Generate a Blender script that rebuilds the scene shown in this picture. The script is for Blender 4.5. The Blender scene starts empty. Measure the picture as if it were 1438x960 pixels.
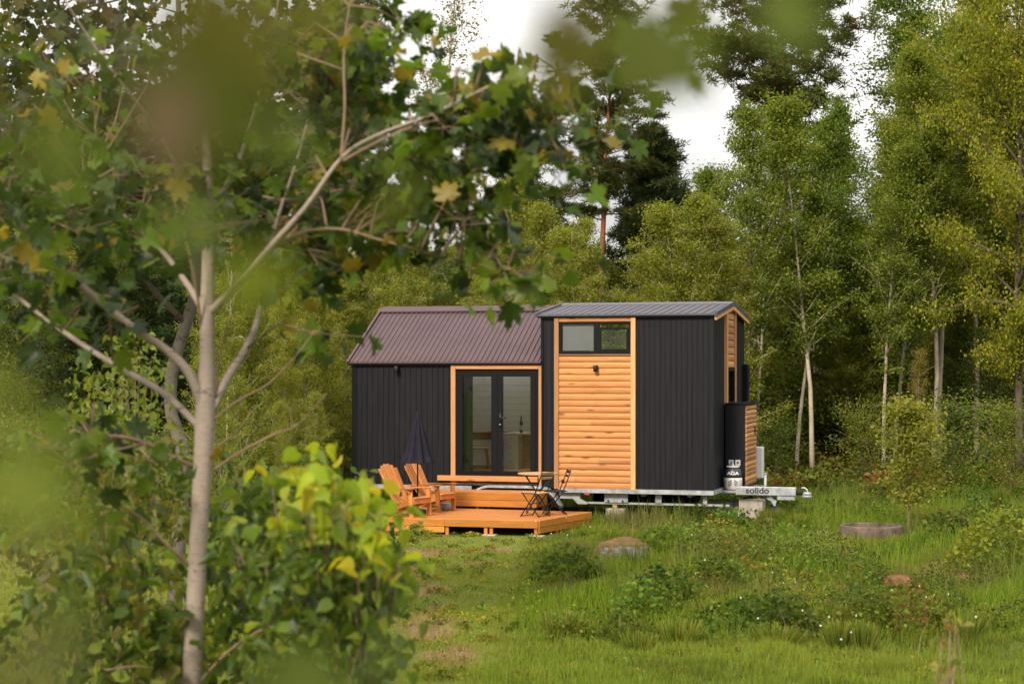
import bpy, math, random
import numpy as np
from math import sin, cos, radians, pi, sqrt, atan2
rng = np.random.default_rng(11)
RR = random.Random(5)
sc = bpy.context.scene
col = sc.collection
F_PX, HY, EYE = 2600.0, 516.9, 2.95

def at(px, py, D):
    return np.array([(px-719)/F_PX*D, D, EYE-(py-HY)/F_PX*D])

# ------------------------------------------------------------------ materials
def newmat(name):
    m = bpy.data.materials.new(name); m.use_nodes = True
    nt = m.node_tree; nt.nodes.clear()
    out = nt.nodes.new('ShaderNodeOutputMaterial')
    return m, nt, out
def N(nt, t, **kw):
    n = nt.nodes.new(t)
    for k, v in kw.items():
        if k in n.inputs: n.inputs[k].default_value = v
        else: setattr(n, k, v)
    return n
def ramp(nt, fac, stops, interp='LINEAR'):
    r = nt.nodes.new('ShaderNodeValToRGB'); r.color_ramp.interpolation = interp
    e = r.color_ramp.elements
    while len(e) < len(stops): e.new(0.5)
    for i, (p, c) in enumerate(stops):
        e[i].position = p; e[i].color = tuple(c)+(1,) if len(c) == 3 else c
    nt.links.new(fac, r.inputs[0]); return r.outputs[0]
def mixc(nt, a, b, fac, mode='MIX'):
    m = nt.nodes.new('ShaderNodeMix'); m.data_type = 'RGBA'; m.blend_type = mode
    for s, v in ((m.inputs[0], fac), (m.inputs[6], a), (m.inputs[7], b)):
        if hasattr(v, 'links'): nt.links.new(v, s)
        else: s.default_value = v if not isinstance(v, tuple) else (tuple(v)+(1,))[:4]
    return m.outputs[2]
def coords(nt, scale=(1, 1, 1), kind='Object'):
    tc = nt.nodes.new('ShaderNodeTexCoord'); mp = nt.nodes.new('ShaderNodeMapping')
    mp.inputs['Scale'].default_value = scale
    nt.links.new(tc.outputs[kind], mp.inputs[0]); return mp.outputs[0]
def noise(nt, vec, scale, detail=4, rough=.55, dist=0):
    n = N(nt, 'ShaderNodeTexNoise', Scale=scale, Detail=detail, Roughness=rough, Distortion=dist)
    nt.links.new(vec, n.inputs['Vector']); return n.outputs[0]
def bsdf(nt, out, color, rough=.5, metal=0, spec=.5, bump=None, bstr=.3, bdist=.01):
    b = nt.nodes.new('ShaderNodeBsdfPrincipled')
    for s, v in ((b.inputs['Base Color'], color), (b.inputs['Roughness'], rough)):
        if hasattr(v, 'links'): nt.links.new(v, s)
        else: s.default_value = v if not isinstance(v, tuple) else tuple(v)+(1,)
    b.inputs['Metallic'].default_value = metal
    b.inputs['Specular IOR Level'].default_value = spec
    if bump is not None:
        bp = N(nt, 'ShaderNodeBump', Strength=bstr, Distance=bdist)
        nt.links.new(bump, bp.inputs['Height']); nt.links.new(bp.outputs[0], b.inputs['Normal'])
    if out is not None: nt.links.new(b.outputs[0], out.inputs[0])
    return b
def attr(nt, name, sock='Fac'):
    a = nt.nodes.new('ShaderNodeAttribute'); a.attribute_name = name; return a.outputs[sock]

def plain(name, c, rough=.5, metal=0, spec=.5, var=.12, nscale=9, bstr=0):
    m, nt, out = newmat(name)
    v = coords(nt)
    n = noise(nt, v, nscale, 5)
    c0 = tuple(x*(1-var) for x in c); c1 = tuple(min(1, x*(1+var)) for x in c)
    colr = ramp(nt, n, [(.3, c0), (.7, c1)])
    n2 = noise(nt, v, nscale*6, 3)
    rr = N(nt, 'ShaderNodeMapRange'); rr.inputs[3].default_value = max(0, rough-.1); rr.inputs[4].default_value = min(1, rough+.1)
    nt.links.new(n2, rr.inputs[0])
    bsdf(nt, out, colr, rr.outputs[0], metal, spec, n2 if bstr else None, bstr)
    return m
def wood(name, dark, light, axis, knot=.03, rough=.6, stretch=18, weather=None, vary=1.0):
    """timber: grain runs along `axis`; each board carries its own 'rnd' value"""
    m, nt, out = newmat(name)
    tc = nt.nodes.new('ShaderNodeTexCoord'); r = attr(nt, 'rnd')
    ml = N(nt, 'ShaderNodeMath', operation='MULTIPLY'); ml.inputs[1].default_value = 37.0
    nt.links.new(r, ml.inputs[0])
    cb = nt.nodes.new('ShaderNodeCombineXYZ')
    for i in range(3): nt.links.new(ml.outputs[0], cb.inputs[i])
    ad = N(nt, 'ShaderNodeVectorMath', operation='ADD')
    nt.links.new(tc.outputs['Object'], ad.inputs[0]); nt.links.new(cb.outputs[0], ad.inputs[1])
    mp = nt.nodes.new('ShaderNodeMapping'); s = [stretch]*3; s[axis] = 1.1
    mp.inputs['Scale'].default_value = s; nt.links.new(ad.outputs[0], mp.inputs[0])
    g = noise(nt, mp.outputs[0], 1.6, 7, .62, .8)
    c = ramp(nt, g, [(.25, dark), (.5, tuple((a+b)/2 for a, b in zip(dark, light))), (.72, light)])
    tint = ramp(nt, r, [(0, tuple(1-vary*q for q in (.42, .46, .5))), (.35, tuple(1-vary*q for q in (.1, .12, .14))), (.65, (1.02, 1.02, 1)), (1, tuple(1+vary*q for q in (.28, .26, .2)))])
    c = mixc(nt, c, tint, 1.0, 'MULTIPLY')
    mk = nt.nodes.new('ShaderNodeMapping'); s2 = [9]*3; s2[axis] = 2.6
    mk.inputs['Scale'].default_value = s2; nt.links.new(ad.outputs[0], mk.inputs[0])
    vo = N(nt, 'ShaderNodeTexVoronoi', Scale=.62); nt.links.new(mk.outputs[0], vo.inputs['Vector'])
    kf = ramp(nt, vo.outputs['Distance'], [(0, (1, 1, 1)), (knot*2.2, (.7, .7, .7)), (knot*4.5, (0, 0, 0))])
    c = mixc(nt, c, tuple(x*.22 for x in dark), kf)
    if weather:
        wn = noise(nt, coords(nt, (1, 1, 1)), 1.7, 5)
        c = mixc(nt, c, weather, ramp(nt, wn, [(.45, (0, 0, 0)), (.75, (.6, .6, .6))]))
    bsdf(nt, out, c, rough, 0, .35, g, .25, .004)
    return m
def leafmat(name, trans=.38, rough=.5, spec=.3, hue=True):
    m, nt, out = newmat(name)
    c = attr(nt, 'Col', 'Color')
    oi = nt.nodes.new('ShaderNodeObjectInfo')
    t = ramp(nt, oi.outputs['Random'], [(0, (.78, .92, .9)), (.5, (1, 1, 1)), (1, (1.15, 1.1, .95))]) if hue else None
    if hue: c = mixc(nt, c, t, 1.0, 'MULTIPLY')
    b = bsdf(nt, None, c, rough, 0, spec)
    tr = nt.nodes.new('ShaderNodeBsdfTranslucent')
    c2 = mixc(nt, c, (1.5, 1.45, .8), 1.0, 'MULTIPLY'); nt.links.new(c2, tr.inputs[0])
    mx = nt.nodes.new('ShaderNodeMixShader'); mx.inputs[0].default_value = trans
    nt.links.new(b.outputs[0], mx.inputs[1]); nt.links.new(tr.outputs[0], mx.inputs[2])
    nt.links.new(mx.outputs[0], out.inputs[0])
    return m
def barkmat(name, base, dark, sc_=(6, 6, 18), thresh=.56, scale=2.0, upper=None):
    m, nt, out = newmat(name)
    v = coords(nt, sc_)
    n = noise(nt, v, scale, 8, .65, .4)
    c = ramp(nt, n, [(.3, tuple(x*.8 for x in base)), (thresh, base), (thresh+.1, dark)])
    big = noise(nt, coords(nt, (1, 1, .6)), 2.5, 4)
    c = mixc(nt, c, ramp(nt, big, [(.3, (.6, .6, .58)), (.7, (1.15, 1.12, 1.05))]), 1.0, 'MULTIPLY')
    if upper:
        tc = nt.nodes.new('ShaderNodeTexCoord'); sx = nt.nodes.new('ShaderNodeSeparateXYZ')
        nt.links.new(tc.outputs['Object'], sx.inputs[0])
        mr = N(nt, 'ShaderNodeMapRange'); mr.inputs[1].default_value = upper[0]; mr.inputs[2].default_value = upper[1]
        nt.links.new(sx.outputs[2], mr.inputs[0])
        c = mixc(nt, c, mixc(nt, upper[2], tuple(x*.5 for x in upper[2]), n), mr.outputs[0])
    bsdf(nt, out, c, .85, 0, .2, n, .5, .01)
    return m
def glassmat(name, tint=(.9, .93, .92), refl=1.45):
    m, nt, out = newmat(name)
    tr = nt.nodes.new('ShaderNodeBsdfTransparent'); tr.inputs[0].default_value = tint+(1,)
    gl = nt.nodes.new('ShaderNodeBsdfGlossy'); gl.inputs['Roughness'].default_value = .02
    fr = N(nt, 'ShaderNodeFresnel', IOR=refl); mx = nt.nodes.new('ShaderNodeMixShader')
    nt.links.new(fr.outputs[0], mx.inputs[0]); nt.links.new(tr.outputs[0], mx.inputs[1]); nt.links.new(gl.outputs[0], mx.inputs[2])
    nt.links.new(mx.outputs[0], out.inputs[0]); return m

M = {}
M['steel_dark'] = plain('steel_dark', (.0125, .0115, .0155), .52, 0, .28, .15, 3)
def steel():
    m, nt, out = newmat('dark_coated_sheet')
    st_ = noise(nt, coords(nt, (9, 9, .5)), 2.2, 6, .6); bl = noise(nt, coords(nt), 2.0, 5)
    c = ramp(nt, st_, [(.3, (.0065, .006, .0085)), (.6, (.0095, .009, .0125)), (.8, (.017, .016, .019))])
    c = mixc(nt, c, (.022, .020, .020), ramp(nt, bl, [(.55, (0, 0, 0)), (.8, (.35, .35, .35))]))
    bsdf(nt, out, c, ramp(nt, st_, [(.3, (.42, .42, .42)), (.75, (.66, .66, .66))]), 0, .22, bl, .05, .02); return m
M['steel_dark'] = steel()
M['roof_plum'] = plain('roof_plum', (.070, .041, .046), .55, .0, .35, .12, 2)
M['roof_grey'] = plain('roof_grey', (.085, .08, .105), .45, .1, .4, .12, 2)
M['black'] = plain('black_frame', (.004, .004, .005), .45, 0, .2)
M['clad'] = wood('pine_cladding', (.38, .14, .04), (.60, .275, .095), 0, .045, vary=.4)
M['clad_v'] = wood('pine_posts', (.44, .20, .08), (.60, .33, .155), 2, .02)
M['clad_y'] = wood('pine_side_boards', (.40, .175, .065), (.62, .32, .13), 1, .03)
M['deck'] = wood('oiled_deck_boards', (.32, .105, .022), (.52, .205, .05), 0, .015, .5, vary=.7)
M['deck_side'] = wood('oiled_fascia_boards', (.38, .13, .016), (.60, .25, .04), 0, .012, .5, vary=.6)
M['chairwood'] = wood('acacia_slats', (.36, .12, .03), (.60, .25, .08), 2, .006, .45)
M['whiteplank'] = plain('white_planks', (.72, .68, .60), .6, 0, .3, .06)
M['darkwood'] = wood('interior_wood', (.22, .10, .045), (.40, .2, .09), 0, .01)
M['galv'] = plain('galvanised_steel', (.35, .36, .385), .5, .35, .5, .35, 8)
M['galv_dull'] = plain('dull_galvanised_steel', (.34, .34, .34), .55, .3, .5, .2, 10)
M['rubber'] = plain('rubber', (.018, .018, .02), .8, 0, .3)
M['concrete'] = plain('concrete', (.33, .29, .25), .9, 0, .2, .3, 7, .4)
M['white'] = plain('white_plastic', (.74, .74, .72), .4, 0, .5, .04)
M['greyplastic'] = plain('light_grey_plastic', (.55, .54, .50), .45, 0, .5, .06)
M['cyl_dark'] = plain('dark_composite', (.028, .030, .040), .35, 0, .5, .1)
M['fabric_dark'] = plain('parasol_cloth', (.014, .012, .022), .9, 0, .2, .25, 12)
M['curtain'] = plain('curtain_cloth', (.012, .016, .014), .9, 0, .2, .3, 5)
M['shade'] = plain('shade_cloth', (.30, .28, .29), .8, 0, .3, .08, 3)
M['glass'] = glassmat('clear_glass')
M['bottle'] = plain('bottle_glass', (.004, .004, .004), .1, 0, .6)
M['blue'] = plain('blue_print', (.05, .10, .35), .5); M['ink'] = plain('dark_print', (.02, .02, .025), .5)
M['pinkwhite'] = plain('pale_print', (.80, .70, .76), .5); M['redp'] = plain('red_print', (.5, .04, .08), .5)
M['iron'] = plain('black_iron', (.010, .009, .010), .4, .2, .5)
M['teak'] = wood('light_table_wood', (.42, .24, .10), (.62, .42, .2), 0, .01)
M['leaf'] = leafmat('foliage', .45, .6, .12); M['needle'] = leafmat('needles', .30, .6, .12)
M['maple'] = leafmat('maple_foliage', .48, .42, .28, False)
M['lensleaf'] = leafmat('near_maple_foliage', .45, .8, .05, False)
M['grass'] = leafmat('grass_blades', .42, .65, .1, False)
M['bark_maple'] = barkmat('maple_bark', (.36, .295, .26), (.10, .075, .06), (7, 7, 26), .56)
M['bark_grey'] = barkmat('grey_bark', (.17, .145, .125), (.07, .06, .05), (5, 5, 8), .55)
M['bark_pale'] = barkmat('aspen_bark', (.46, .40, .32), (.06, .05, .04), (3, 3, 14), .60)
M['bark_birch'] = barkmat('birch_bark', (.52, .47, .38), (.04, .035, .03), (2, 2, 16), .57)
M['bark_dark'] = barkmat('dark_bark', (.11, .085, .065), (.04, .03, .025), (8, 8, 3), .55)
M['bark_pine'] = barkmat('pine_bark', (.12, .09, .07), (.05, .035, .03), (6, 6, 3), .55, 2, (5, 9, (.34, .13, .06)))
M['bark_twig'] = barkmat('twig_bark', (.26, .18, .12), (.14, .10, .07), (6, 6, 9), .6)

# ------------------------------------------------------------------ mesh helpers
class MB:
    def __init__(s): s.v = []; s.f = []; s.r = []
    def add(s, vs, fs, r=None):
        b = len(s.v); s.v += [tuple(map(float, p)) for p in vs]; s.f += [tuple(b+i for i in f) for f in fs]
        if r is None: r = RR.random()
        s.r += [r]*len(fs); return s
    def box(s, x0, x1, y0, y1, z0, z1, r=None, T=None):
        vs = [(x, y, z) for x in (x0, x1) for y in (y0, y1) for z in (z0, z1)]
        if T: vs = [T(p) for p in vs]
        return s.add(vs, [(0, 1, 3, 2), (4, 6, 7, 5), (0, 4, 5, 1), (2, 3, 7, 6), (0, 2, 6, 4), (1, 5, 7, 3)], r)
    def beam(s, a, b, w, h, r=None, up=(0, 0, 1)):
        a = np.array(a, float); b = np.array(b, float); d = b-a; d /= np.linalg.norm(d)
        u = np.array(up, float); sx = np.cross(d, u)
        if np.linalg.norm(sx) < 1e-4: sx = np.cross(d, (1, 0, 0))
        sx /= np.linalg.norm(sx); u = np.cross(sx, d)
        vs = []
        for p in (a, b):
            for i, j in ((-1, -1), (1, -1), (1, 1), (-1, 1)): vs.append(p+sx*i*w/2+u*j*h/2)
        return s.add(vs, [(0, 1, 2, 3), (7, 6, 5, 4), (0, 4, 5, 1), (1, 5, 6, 2), (2, 6, 7, 3), (3, 7, 4, 0)], r)
    def prism(s, poly, y0, y1, axis=1, r=None):
        """poly in the two other axes, extruded along axis"""
        vs = []
        for y in (y0, y1):
            for (a, b) in poly:
                p = [a, b]; p.insert(axis, y); vs.append(p)
        n = len(poly)
        fs = [tuple(range(n))[::-1], tuple(range(n, 2*n))]+[(i, (i+1) % n, n+(i+1) % n, n+i) for i in range(n)]
        return s.add(vs, fs, r)
    def tube(s, pts, rad, n=8, r=None):
        pts = [np.array(p, float) for p in pts]
        if not hasattr(rad, '__len__'): rad = [rad]*len(pts)
        vs = []; ref = None
        for i, p in enumerate(pts):
            d = pts[min(i+1, len(pts)-1)]-pts[max(i-1, 0)]; d = d/(np.linalg.norm(d)+1e-9)
            if ref is None: ref = np.array((1., 0, 0)) if abs(d[0]) < .8 else np.array((0, 1., 0))
            a = np.cross(d, ref); a /= np.linalg.norm(a)+1e-9; b = np.cross(d, a); ref = np.cross(a, d)
            for k in range(n):
                t = 2*pi*k/n; vs.append(p+(a*cos(t)+b*sin(t))*rad[i])
        fs = [(i*n+k, i*n+(k+1) % n, (i+1)*n+(k+1) % n, (i+1)*n+k) for i in range(len(pts)-1) for k in range(n)]
        fs += [tuple(range(n))[::-1], tuple((len(pts)-1)*n+k for k in range(n))]
        return s.add(vs, fs, r)
    def lathe(s, prof, cx=0, cy=0, n=24, r=None, fold=None):
        vs = []
        for (rad, z) in prof:
            for k in range(n):
                t = 2*pi*k/n; q = rad*(fold(k, z) if fold else 1); vs.append((cx+q*cos(t), cy+q*sin(t), z))
        fs = [(i*n+k, i*n+(k+1) % n, (i+1)*n+(k+1) % n, (i+1)*n+k) for i in range(len(prof)-1) for k in range(n)]
        fs += [tuple(range(n))[::-1], tuple((len(prof)-1)*n+k for k in range(n))]
        return s.add(vs, fs, r)
    def build(s, name, mat, parent=None, smooth=False, bevel=0):
        me = bpy.data.meshes.new(name); me.from_pydata(s.v, [], s.f); me.update()
        a = me.attributes.new('rnd', 'FLOAT', 'FACE'); a.data.foreach_set('value', s.r)
        me.materials.append(mat if not isinstance(mat, str) else M[mat])
        if smooth: me.polygons.foreach_set('use_smooth', [True]*len(s.f))
        o = bpy.data.objects.new(name, me); col.objects.link(o); o.parent = parent
        if bevel:
            b = o.modifiers.new('bevel', 'BEVEL'); b.width = bevel; b.segments = 2; b.limit_method = 'ANGLE'
        return o
def tag(o, label=None, cat=None, group=None, kind=None):
    for k, v in (('label', label), ('category', cat), ('group', group), ('kind', kind)):
        if v: o[k] = v
    return o
def empty(name, loc=(0, 0, 0), rz=0, **kw):
    o = bpy.data.objects.new(name, None); col.objects.link(o); o.location = loc; o.rotation_euler.z = rz
    o.empty_display_size = .1; return tag(o, **kw)
def copy_tree(o, parent=None):
    c = o.copy(); col.objects.link(c); c.parent = parent
    for ch in [k for k in bpy.data.objects if k.parent == o]: copy_tree(ch, c)
    return c
def np_obj(name, V, Fs, mat, C=None, parent=None, smooth=False):
    me = bpy.data.meshes.new(name); V = np.asarray(V, np.float32)
    me.vertices.add(len(V)); me.vertices.foreach_set('co', V.ravel())
    Fs = [np.asarray(f, np.int32) for f in (Fs if isinstance(Fs, list) else [Fs]) if len(f)]
    tot = sum(f.size for f in Fs); nf = sum(len(f) for f in Fs)
    me.loops.add(tot); me.loops.foreach_set('vertex_index', np.concatenate([f.ravel() for f in Fs]))
    sizes = np.concatenate([np.full(len(f), f.shape[1], np.int32) for f in Fs])
    me.polygons.add(nf); me.polygons.foreach_set('loop_start', np.concatenate([[0], np.cumsum(sizes)[:-1]]).astype(np.int32))
    if smooth: me.polygons.foreach_set('use_smooth', np.ones(nf, bool))
    if C is not None:
        a = me.attributes.new('Col', 'FLOAT_COLOR', 'POINT')
        c4 = np.ones((len(V), 4), np.float32); c4[:, :3] = C; a.data.foreach_set('color', c4.ravel())
    me.update(calc_edges=True); me.validate()
    me.materials.append(M[mat] if isinstance(mat, str) else mat)
    o = bpy.data.objects.new(name, me); col.objects.link(o); o.parent = parent
    return o

# ---- leaves
def fan(outline, fold=.15, droop=.25):
    o = np.array(outline, float); c = np.array([[0, .35, 0]])
    P = np.concatenate([c, np.c_[o, np.zeros(len(o))]])
    P[:, 2] = fold*np.abs(P[:, 0])-droop*P[:, 1]**2
    n = len(o); Fc = np.array([(0, 1+i, 1+(i+1) % n) for i in range(n)])
    return P, Fc
def polar(lst, cy=.35, sc_=.62):
    out = []
    for a, r in lst: out.append((sin(radians(a))*r*sc_, cy+cos(radians(a))*r*sc_))
    return out
_half = [(0, 1.08), (7, .86), (15, .90), (21, .68), (27, .60), (36, .84), (46, 1.02), (53, .84), (63, .86), (70, .66), (78, .56), (92, .70), (104, .84), (116, .62), (132, .56), (152, .50), (168, .42)]
MAPLE = fan(polar(_half+[(180, .2)]+[(-a, r) for a, r in _half[:0:-1]]), .18, .3)
_hh = [(0, 1.05), (12, .82), (30, .70), (55, .66), (90, .66), (125, .66), (155, .6)]
HEART = fan(polar(_hh+[(180, .42)]+[(-a, r) for a, r in _hh[:0:-1]]), .3, .35)
OVAL = (np.array([(0, 0, 0), (.3, .3, .1), (.3, .65, .06), (0, 1, -.1), (-.3, .65, .06), (-.3, .3, .1)]), np.array([(0, 1, 2, 3), (0, 3, 4, 5)]))
RHOMB = (np.array([(0, 0, 0), (.36, .48, .08), (0, 1, 0), (-.36, .48, .08)]), np.array([(0, 1, 2, 3)]))
NEEDLE = (np.array([(-.1, 0, 0), (.1, 0, 0), (.05, 1, 0), (-.05, 1, 0)]), np.array([(0, 1, 2, 3)]))
def unit(a): return a/(np.linalg.norm(a, axis=-1, keepdims=True)+1e-9)
def leaves(C, size, tmpl, colors, upbias=.6, hang=-.3, outdir=None, cvar=.25, g=rng):
    P, Fc = tmpl; n = len(C)
    size = np.broadcast_to(size, (n,))*g.uniform(.65, 1.25, n)
    nm = g.normal(size=(n, 3)); nm[:, 2] = np.abs(nm[:, 2])*.6+upbias; nm = unit(nm)
    t = g.normal(size=(n, 3)); t[:, 2] = t[:, 2]*.5+hang
    if outdir is not None: t += outdir*1.0
    t = unit(t-nm*(t*nm).sum(1, keepdims=True)); b = np.cross(nm, t)
    V = C[:, None]+size[:, None, None]*(P[None, :, 0, None]*b[:, None]+P[None, :, 1, None]*t[:, None]+P[None, :, 2, None]*nm[:, None])
    k = len(P); Fa = (Fc[None]+(np.arange(n)*k)[:, None, None]).reshape(-1, Fc.shape[1])
    pal = np.array(colors); w = g.integers(0, len(pal), n); c = pal[w]*g.uniform(1-cvar, 1+cvar, (n, 1))
    return V.reshape(-1, 3), Fa, np.repeat(c, k, 0)
def merge(parts):
    V = []; Fa = {}; C = []; b = 0
    for v, f, c in parts:
        V.append(v); C.append(c)
        Fa.setdefault(f.shape[1], []).append(f+b); b += len(v)
    return np.concatenate(V), [np.concatenate(x) for x in Fa.values()], np.concatenate(C)

# ------------------------------------------------------------------ terrain
def vnoise(x, y, s, seed=0):
    x = np.asarray(x)*s+seed*7.3; y = np.asarray(y)*s+seed*3.1
    return (np.sin(x*1.7+np.sin(y*1.3)*1.5)+np.sin(y*2.1+np.sin(x*1.1+2)*1.7)+np.sin((x+y)*1.3+np.sin((x-y)*.9)*2))/3
def sstep(a, b, x): t = np.clip((np.asarray(x, float)-a)/(b-a), 0, 1); return t*t*(3-2*t)
def terrain(x, y):
    x = np.asarray(x, float); y = np.asarray(y, float)
    h = 1.30*(1-sstep(0, 15, y))
    flat = np.exp(-(((x-.5)/6)**2+((y-34)/5.6)**2)**2)
    rt_ = sstep(1, 3, x)
    h = h+(.09+.16*rt_*(1-sstep(32, 36, y)))*vnoise(x, y, .6, 1)*(1-flat)+(.03+.06*rt_)*vnoise(x, y, 1.9, 2)*(1-flat*.7)
    h = h+.25*sstep(48, 80, y)+.25*sstep(5, 14, np.abs(x-1))*sstep(30, 45, y)*.6
    return h
def mowed(x, y):
    edge = -.15+(y-18)*.05+.25*vnoise(x, y, 1.1, 4)
    m = (1-sstep(-.25, .35, x-edge))*(1-sstep(33, 36, y))
    low = (1-sstep(19, 20.5, y+.6*vnoise(x, y, .7, 8)))*.45
    return np.clip(np.maximum(m, low), 0, 1)
PATCH = [(-.92, 20.8, .38, 1.3), (-1.15, 24.6, .35, .6), (-1.3, 29.6, .75, .6), (-.3, 30.1, .5, .35), (-.62, 19.0, .3, .7), (-1.5, 27.3, .35, .7), (-1.0, 22.7, .2, 1.0), (-1.9, 31.0, .5, .35), (-1.25, 26, .15, .9), (-.5, 28.3, .35, .3)]
def dry(x, y):
    d = np.zeros_like(np.asarray(x, float))
    n = .35*vnoise(x, y, 4, 5)+.2*vnoise(x, y, 9, 6)
    for cx, cy, rx, ry in PATCH:
        q = np.sqrt(((x-cx)/rx)**2+((y-cy)/ry)**2)+n; d = np.maximum(d, 1-sstep(.55, 1.15, q))
    return np.clip(d*(.92+.5*vnoise(x, y, 14, 3)**2+.25*vnoise(x, y, 5, 7)), 0, 1)
def mowed_edge(y): return -.15+(y-18)*.05
def PX_(px, D): return (px-719)/F_PX*D
gx = np.concatenate([np.linspace(-400, -26, 14), np.linspace(-24, 24, 260), np.linspace(26, 400, 14)])
gy = np.concatenate([np.linspace(-40, -1, 8), np.linspace(0, 62, 320), np.linspace(64, 700, 20)])
X, Y = np.meshgrid(gx, gy); Z = terrain(X, Y); nx = len(gx); ny = len(gy)
ii = (np.arange(ny-1)[:, None]*nx+np.arange(nx-1)[None]).ravel()
DR = dry(X, Y); ft = sstep(41, 46, Y)
c = np.stack([DR, np.clip(ft, 0, 1), mowed(X, Y)], -1)
def groundmat():
    m, nt, out = newmat('meadow_soil')
    a = nt.nodes.new('ShaderNodeAttribute'); a.attribute_name = 'Col'
    sp = nt.nodes.new('ShaderNodeSeparateColor'); nt.links.new(a.outputs['Color'], sp.inputs[0])
    v = coords(nt)
    n1 = noise(nt, v, 1.4, 8, .65); n2 = noise(nt, v, 22, 6, .7)
    g = ramp(nt, n1, [(.3, (.028, .045, .010)), (.55, (.05, .075, .015)), (.75, (.085, .095, .025))])
    g = mixc(nt, g, ramp(nt, n2, [(.35, (.45, .45, .4)), (.7, (1.4, 1.35, 1.2))]), 1.0, 'MULTIPLY')
    th = ramp(nt, n2, [(.3, (.10, .055, .03)), (.6, (.26, .17, .09)), (.8, (.36, .27, .15))])
    fl = ramp(nt, n1, [(.3, (.035, .025, .012)), (.5, (.05, .05, .015)), (.7, (.09, .055, .025))])
    g = mixc(nt, g, ramp(nt, n2, [(.3, (.08, .10, .02)), (.7, (.16, .19, .035))]), sp.outputs[2])
    g = mixc(nt, g, fl, sp.outputs[1]); g = mixc(nt, g, th, sp.outputs[0])
    bsdf(nt, out, g, .95, 0, .1, n2, .6, .03); return m
M['ground'] = groundmat()
o = np_obj('ground', np.stack([X, Y, Z], -1).reshape(-1, 3), np.stack([ii, ii+1, ii+nx+1, ii+nx], -1), 'ground', c.reshape(-1, 3), smooth=True)
tag(o, 'grassy clearing floor with worn brown patches reaching the woods', 'ground', kind='structure')

# ------------------------------------------------------------------ grass
def in_house(x, y):
    dx = x-3.789; dy = y-35; th = radians(16.4); u = dx*cos(th)-dy*sin(th); v = dx*sin(th)+dy*cos(th)
    return ((u > -7.3) & (u < .1) & (v > .15) & (v < 3.7)) | ((u > -5.35) & (u < -2.3) & (v > -3.4) & (v < .2))
def blades(n, y0, y1, hfun, wid, pal, seed, colfun=None, curl=.5):
    g = np.random.default_rng(seed)
    # more blades near the camera side of the clearing
    t = g.random(n); y = 1/((1-t)/y0+t/y1); y = np.where(g.random(n) < .5, y, g.uniform(y0, y1, n))
    x = g.uniform(-1, 1, n)*(.30*y+1.0)
    k = ~in_house(x, y) & (x > -.30*y+.10*(y-17)*0); x = x[k]; y = y[k]; n = len(x)
    z = terrain(x, y); h, keep = hfun(x, y, g); k = g.random(n) < keep
    x, y, z, h = x[k], y[k], z[k], h[k]; n = len(x)
    az = g.uniform(0, 2*pi, n); lean = g.uniform(.15, 1, n)*curl; w = wid*(y/25)**.6*g.uniform(.6, 1.3, n)
    dx, dy = np.cos(az), np.sin(az); fx = g.uniform(0, 2*pi, n); px, py = np.cos(fx), np.sin(fx)
    V = np.zeros((n, 5, 3))
    for i, (s, ww) in enumerate(((0, -1), (0, 1), (.55, .8), (.55, -.8), (1, 0))):
        V[:, i, 0] = x+dx*lean*h*s*s+px*w*ww/2; V[:, i, 1] = y+dy*lean*h*s*s+py*w*ww/2
        V[:, i, 2] = z+h*s*(1-.35*lean*s)-.01
    b = np.arange(n)[:, None]*5
    pal = np.array(pal); c = pal[g.integers(0, len(pal), n)]*g.uniform(.7, 1.3, (n, 1))
    if colfun is not None: c = colfun(c, x, y, g)
    return V.reshape(-1, 3), [b+np.array([[0, 1, 2, 3]]), b+np.array([[3, 2, 4]])], np.repeat(c, 5, 0)
GP = [(.125, .215, .018), (.10, .18, .015), (.17, .245, .024), (.215, .25, .034), (.07, .13, .014)]
def hmeadow(x, y, g):
    m = mowed(x, y); patch = .5+.5*vnoise(x, y, .8, 9)
    h = (1-m)*(.09+.30*patch**1.5*sstep(18, 23, y)+.07)+m*.065
    nd = np.exp(-(((x-.2)/2.2)**2+((y-31.6)/1.6)**2)**2); h = h*(1-.55*nd)
    nd = np.exp(-(((x-5.8)/1.1)**2+((y-24.6)/1.1)**2)**2)+np.exp(-(((x-6.0)/.9)**2+((y-30.3)/1.3)**2)**2)+np.exp(-(((x-2)/3.2)**2+((y-33.2)/1.3)**2)**2); h = h*(1-.55*np.clip(nd, 0, 1))
    h = h*g.uniform(.5, 1.3, len(x))*(1+.45*vnoise(x, y, 3.7, 14)+.3*vnoise(x, y, 9, 15))
    return h, (1-.35*dry(x, y))*(1-.55*sstep(40, 48, y))
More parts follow.
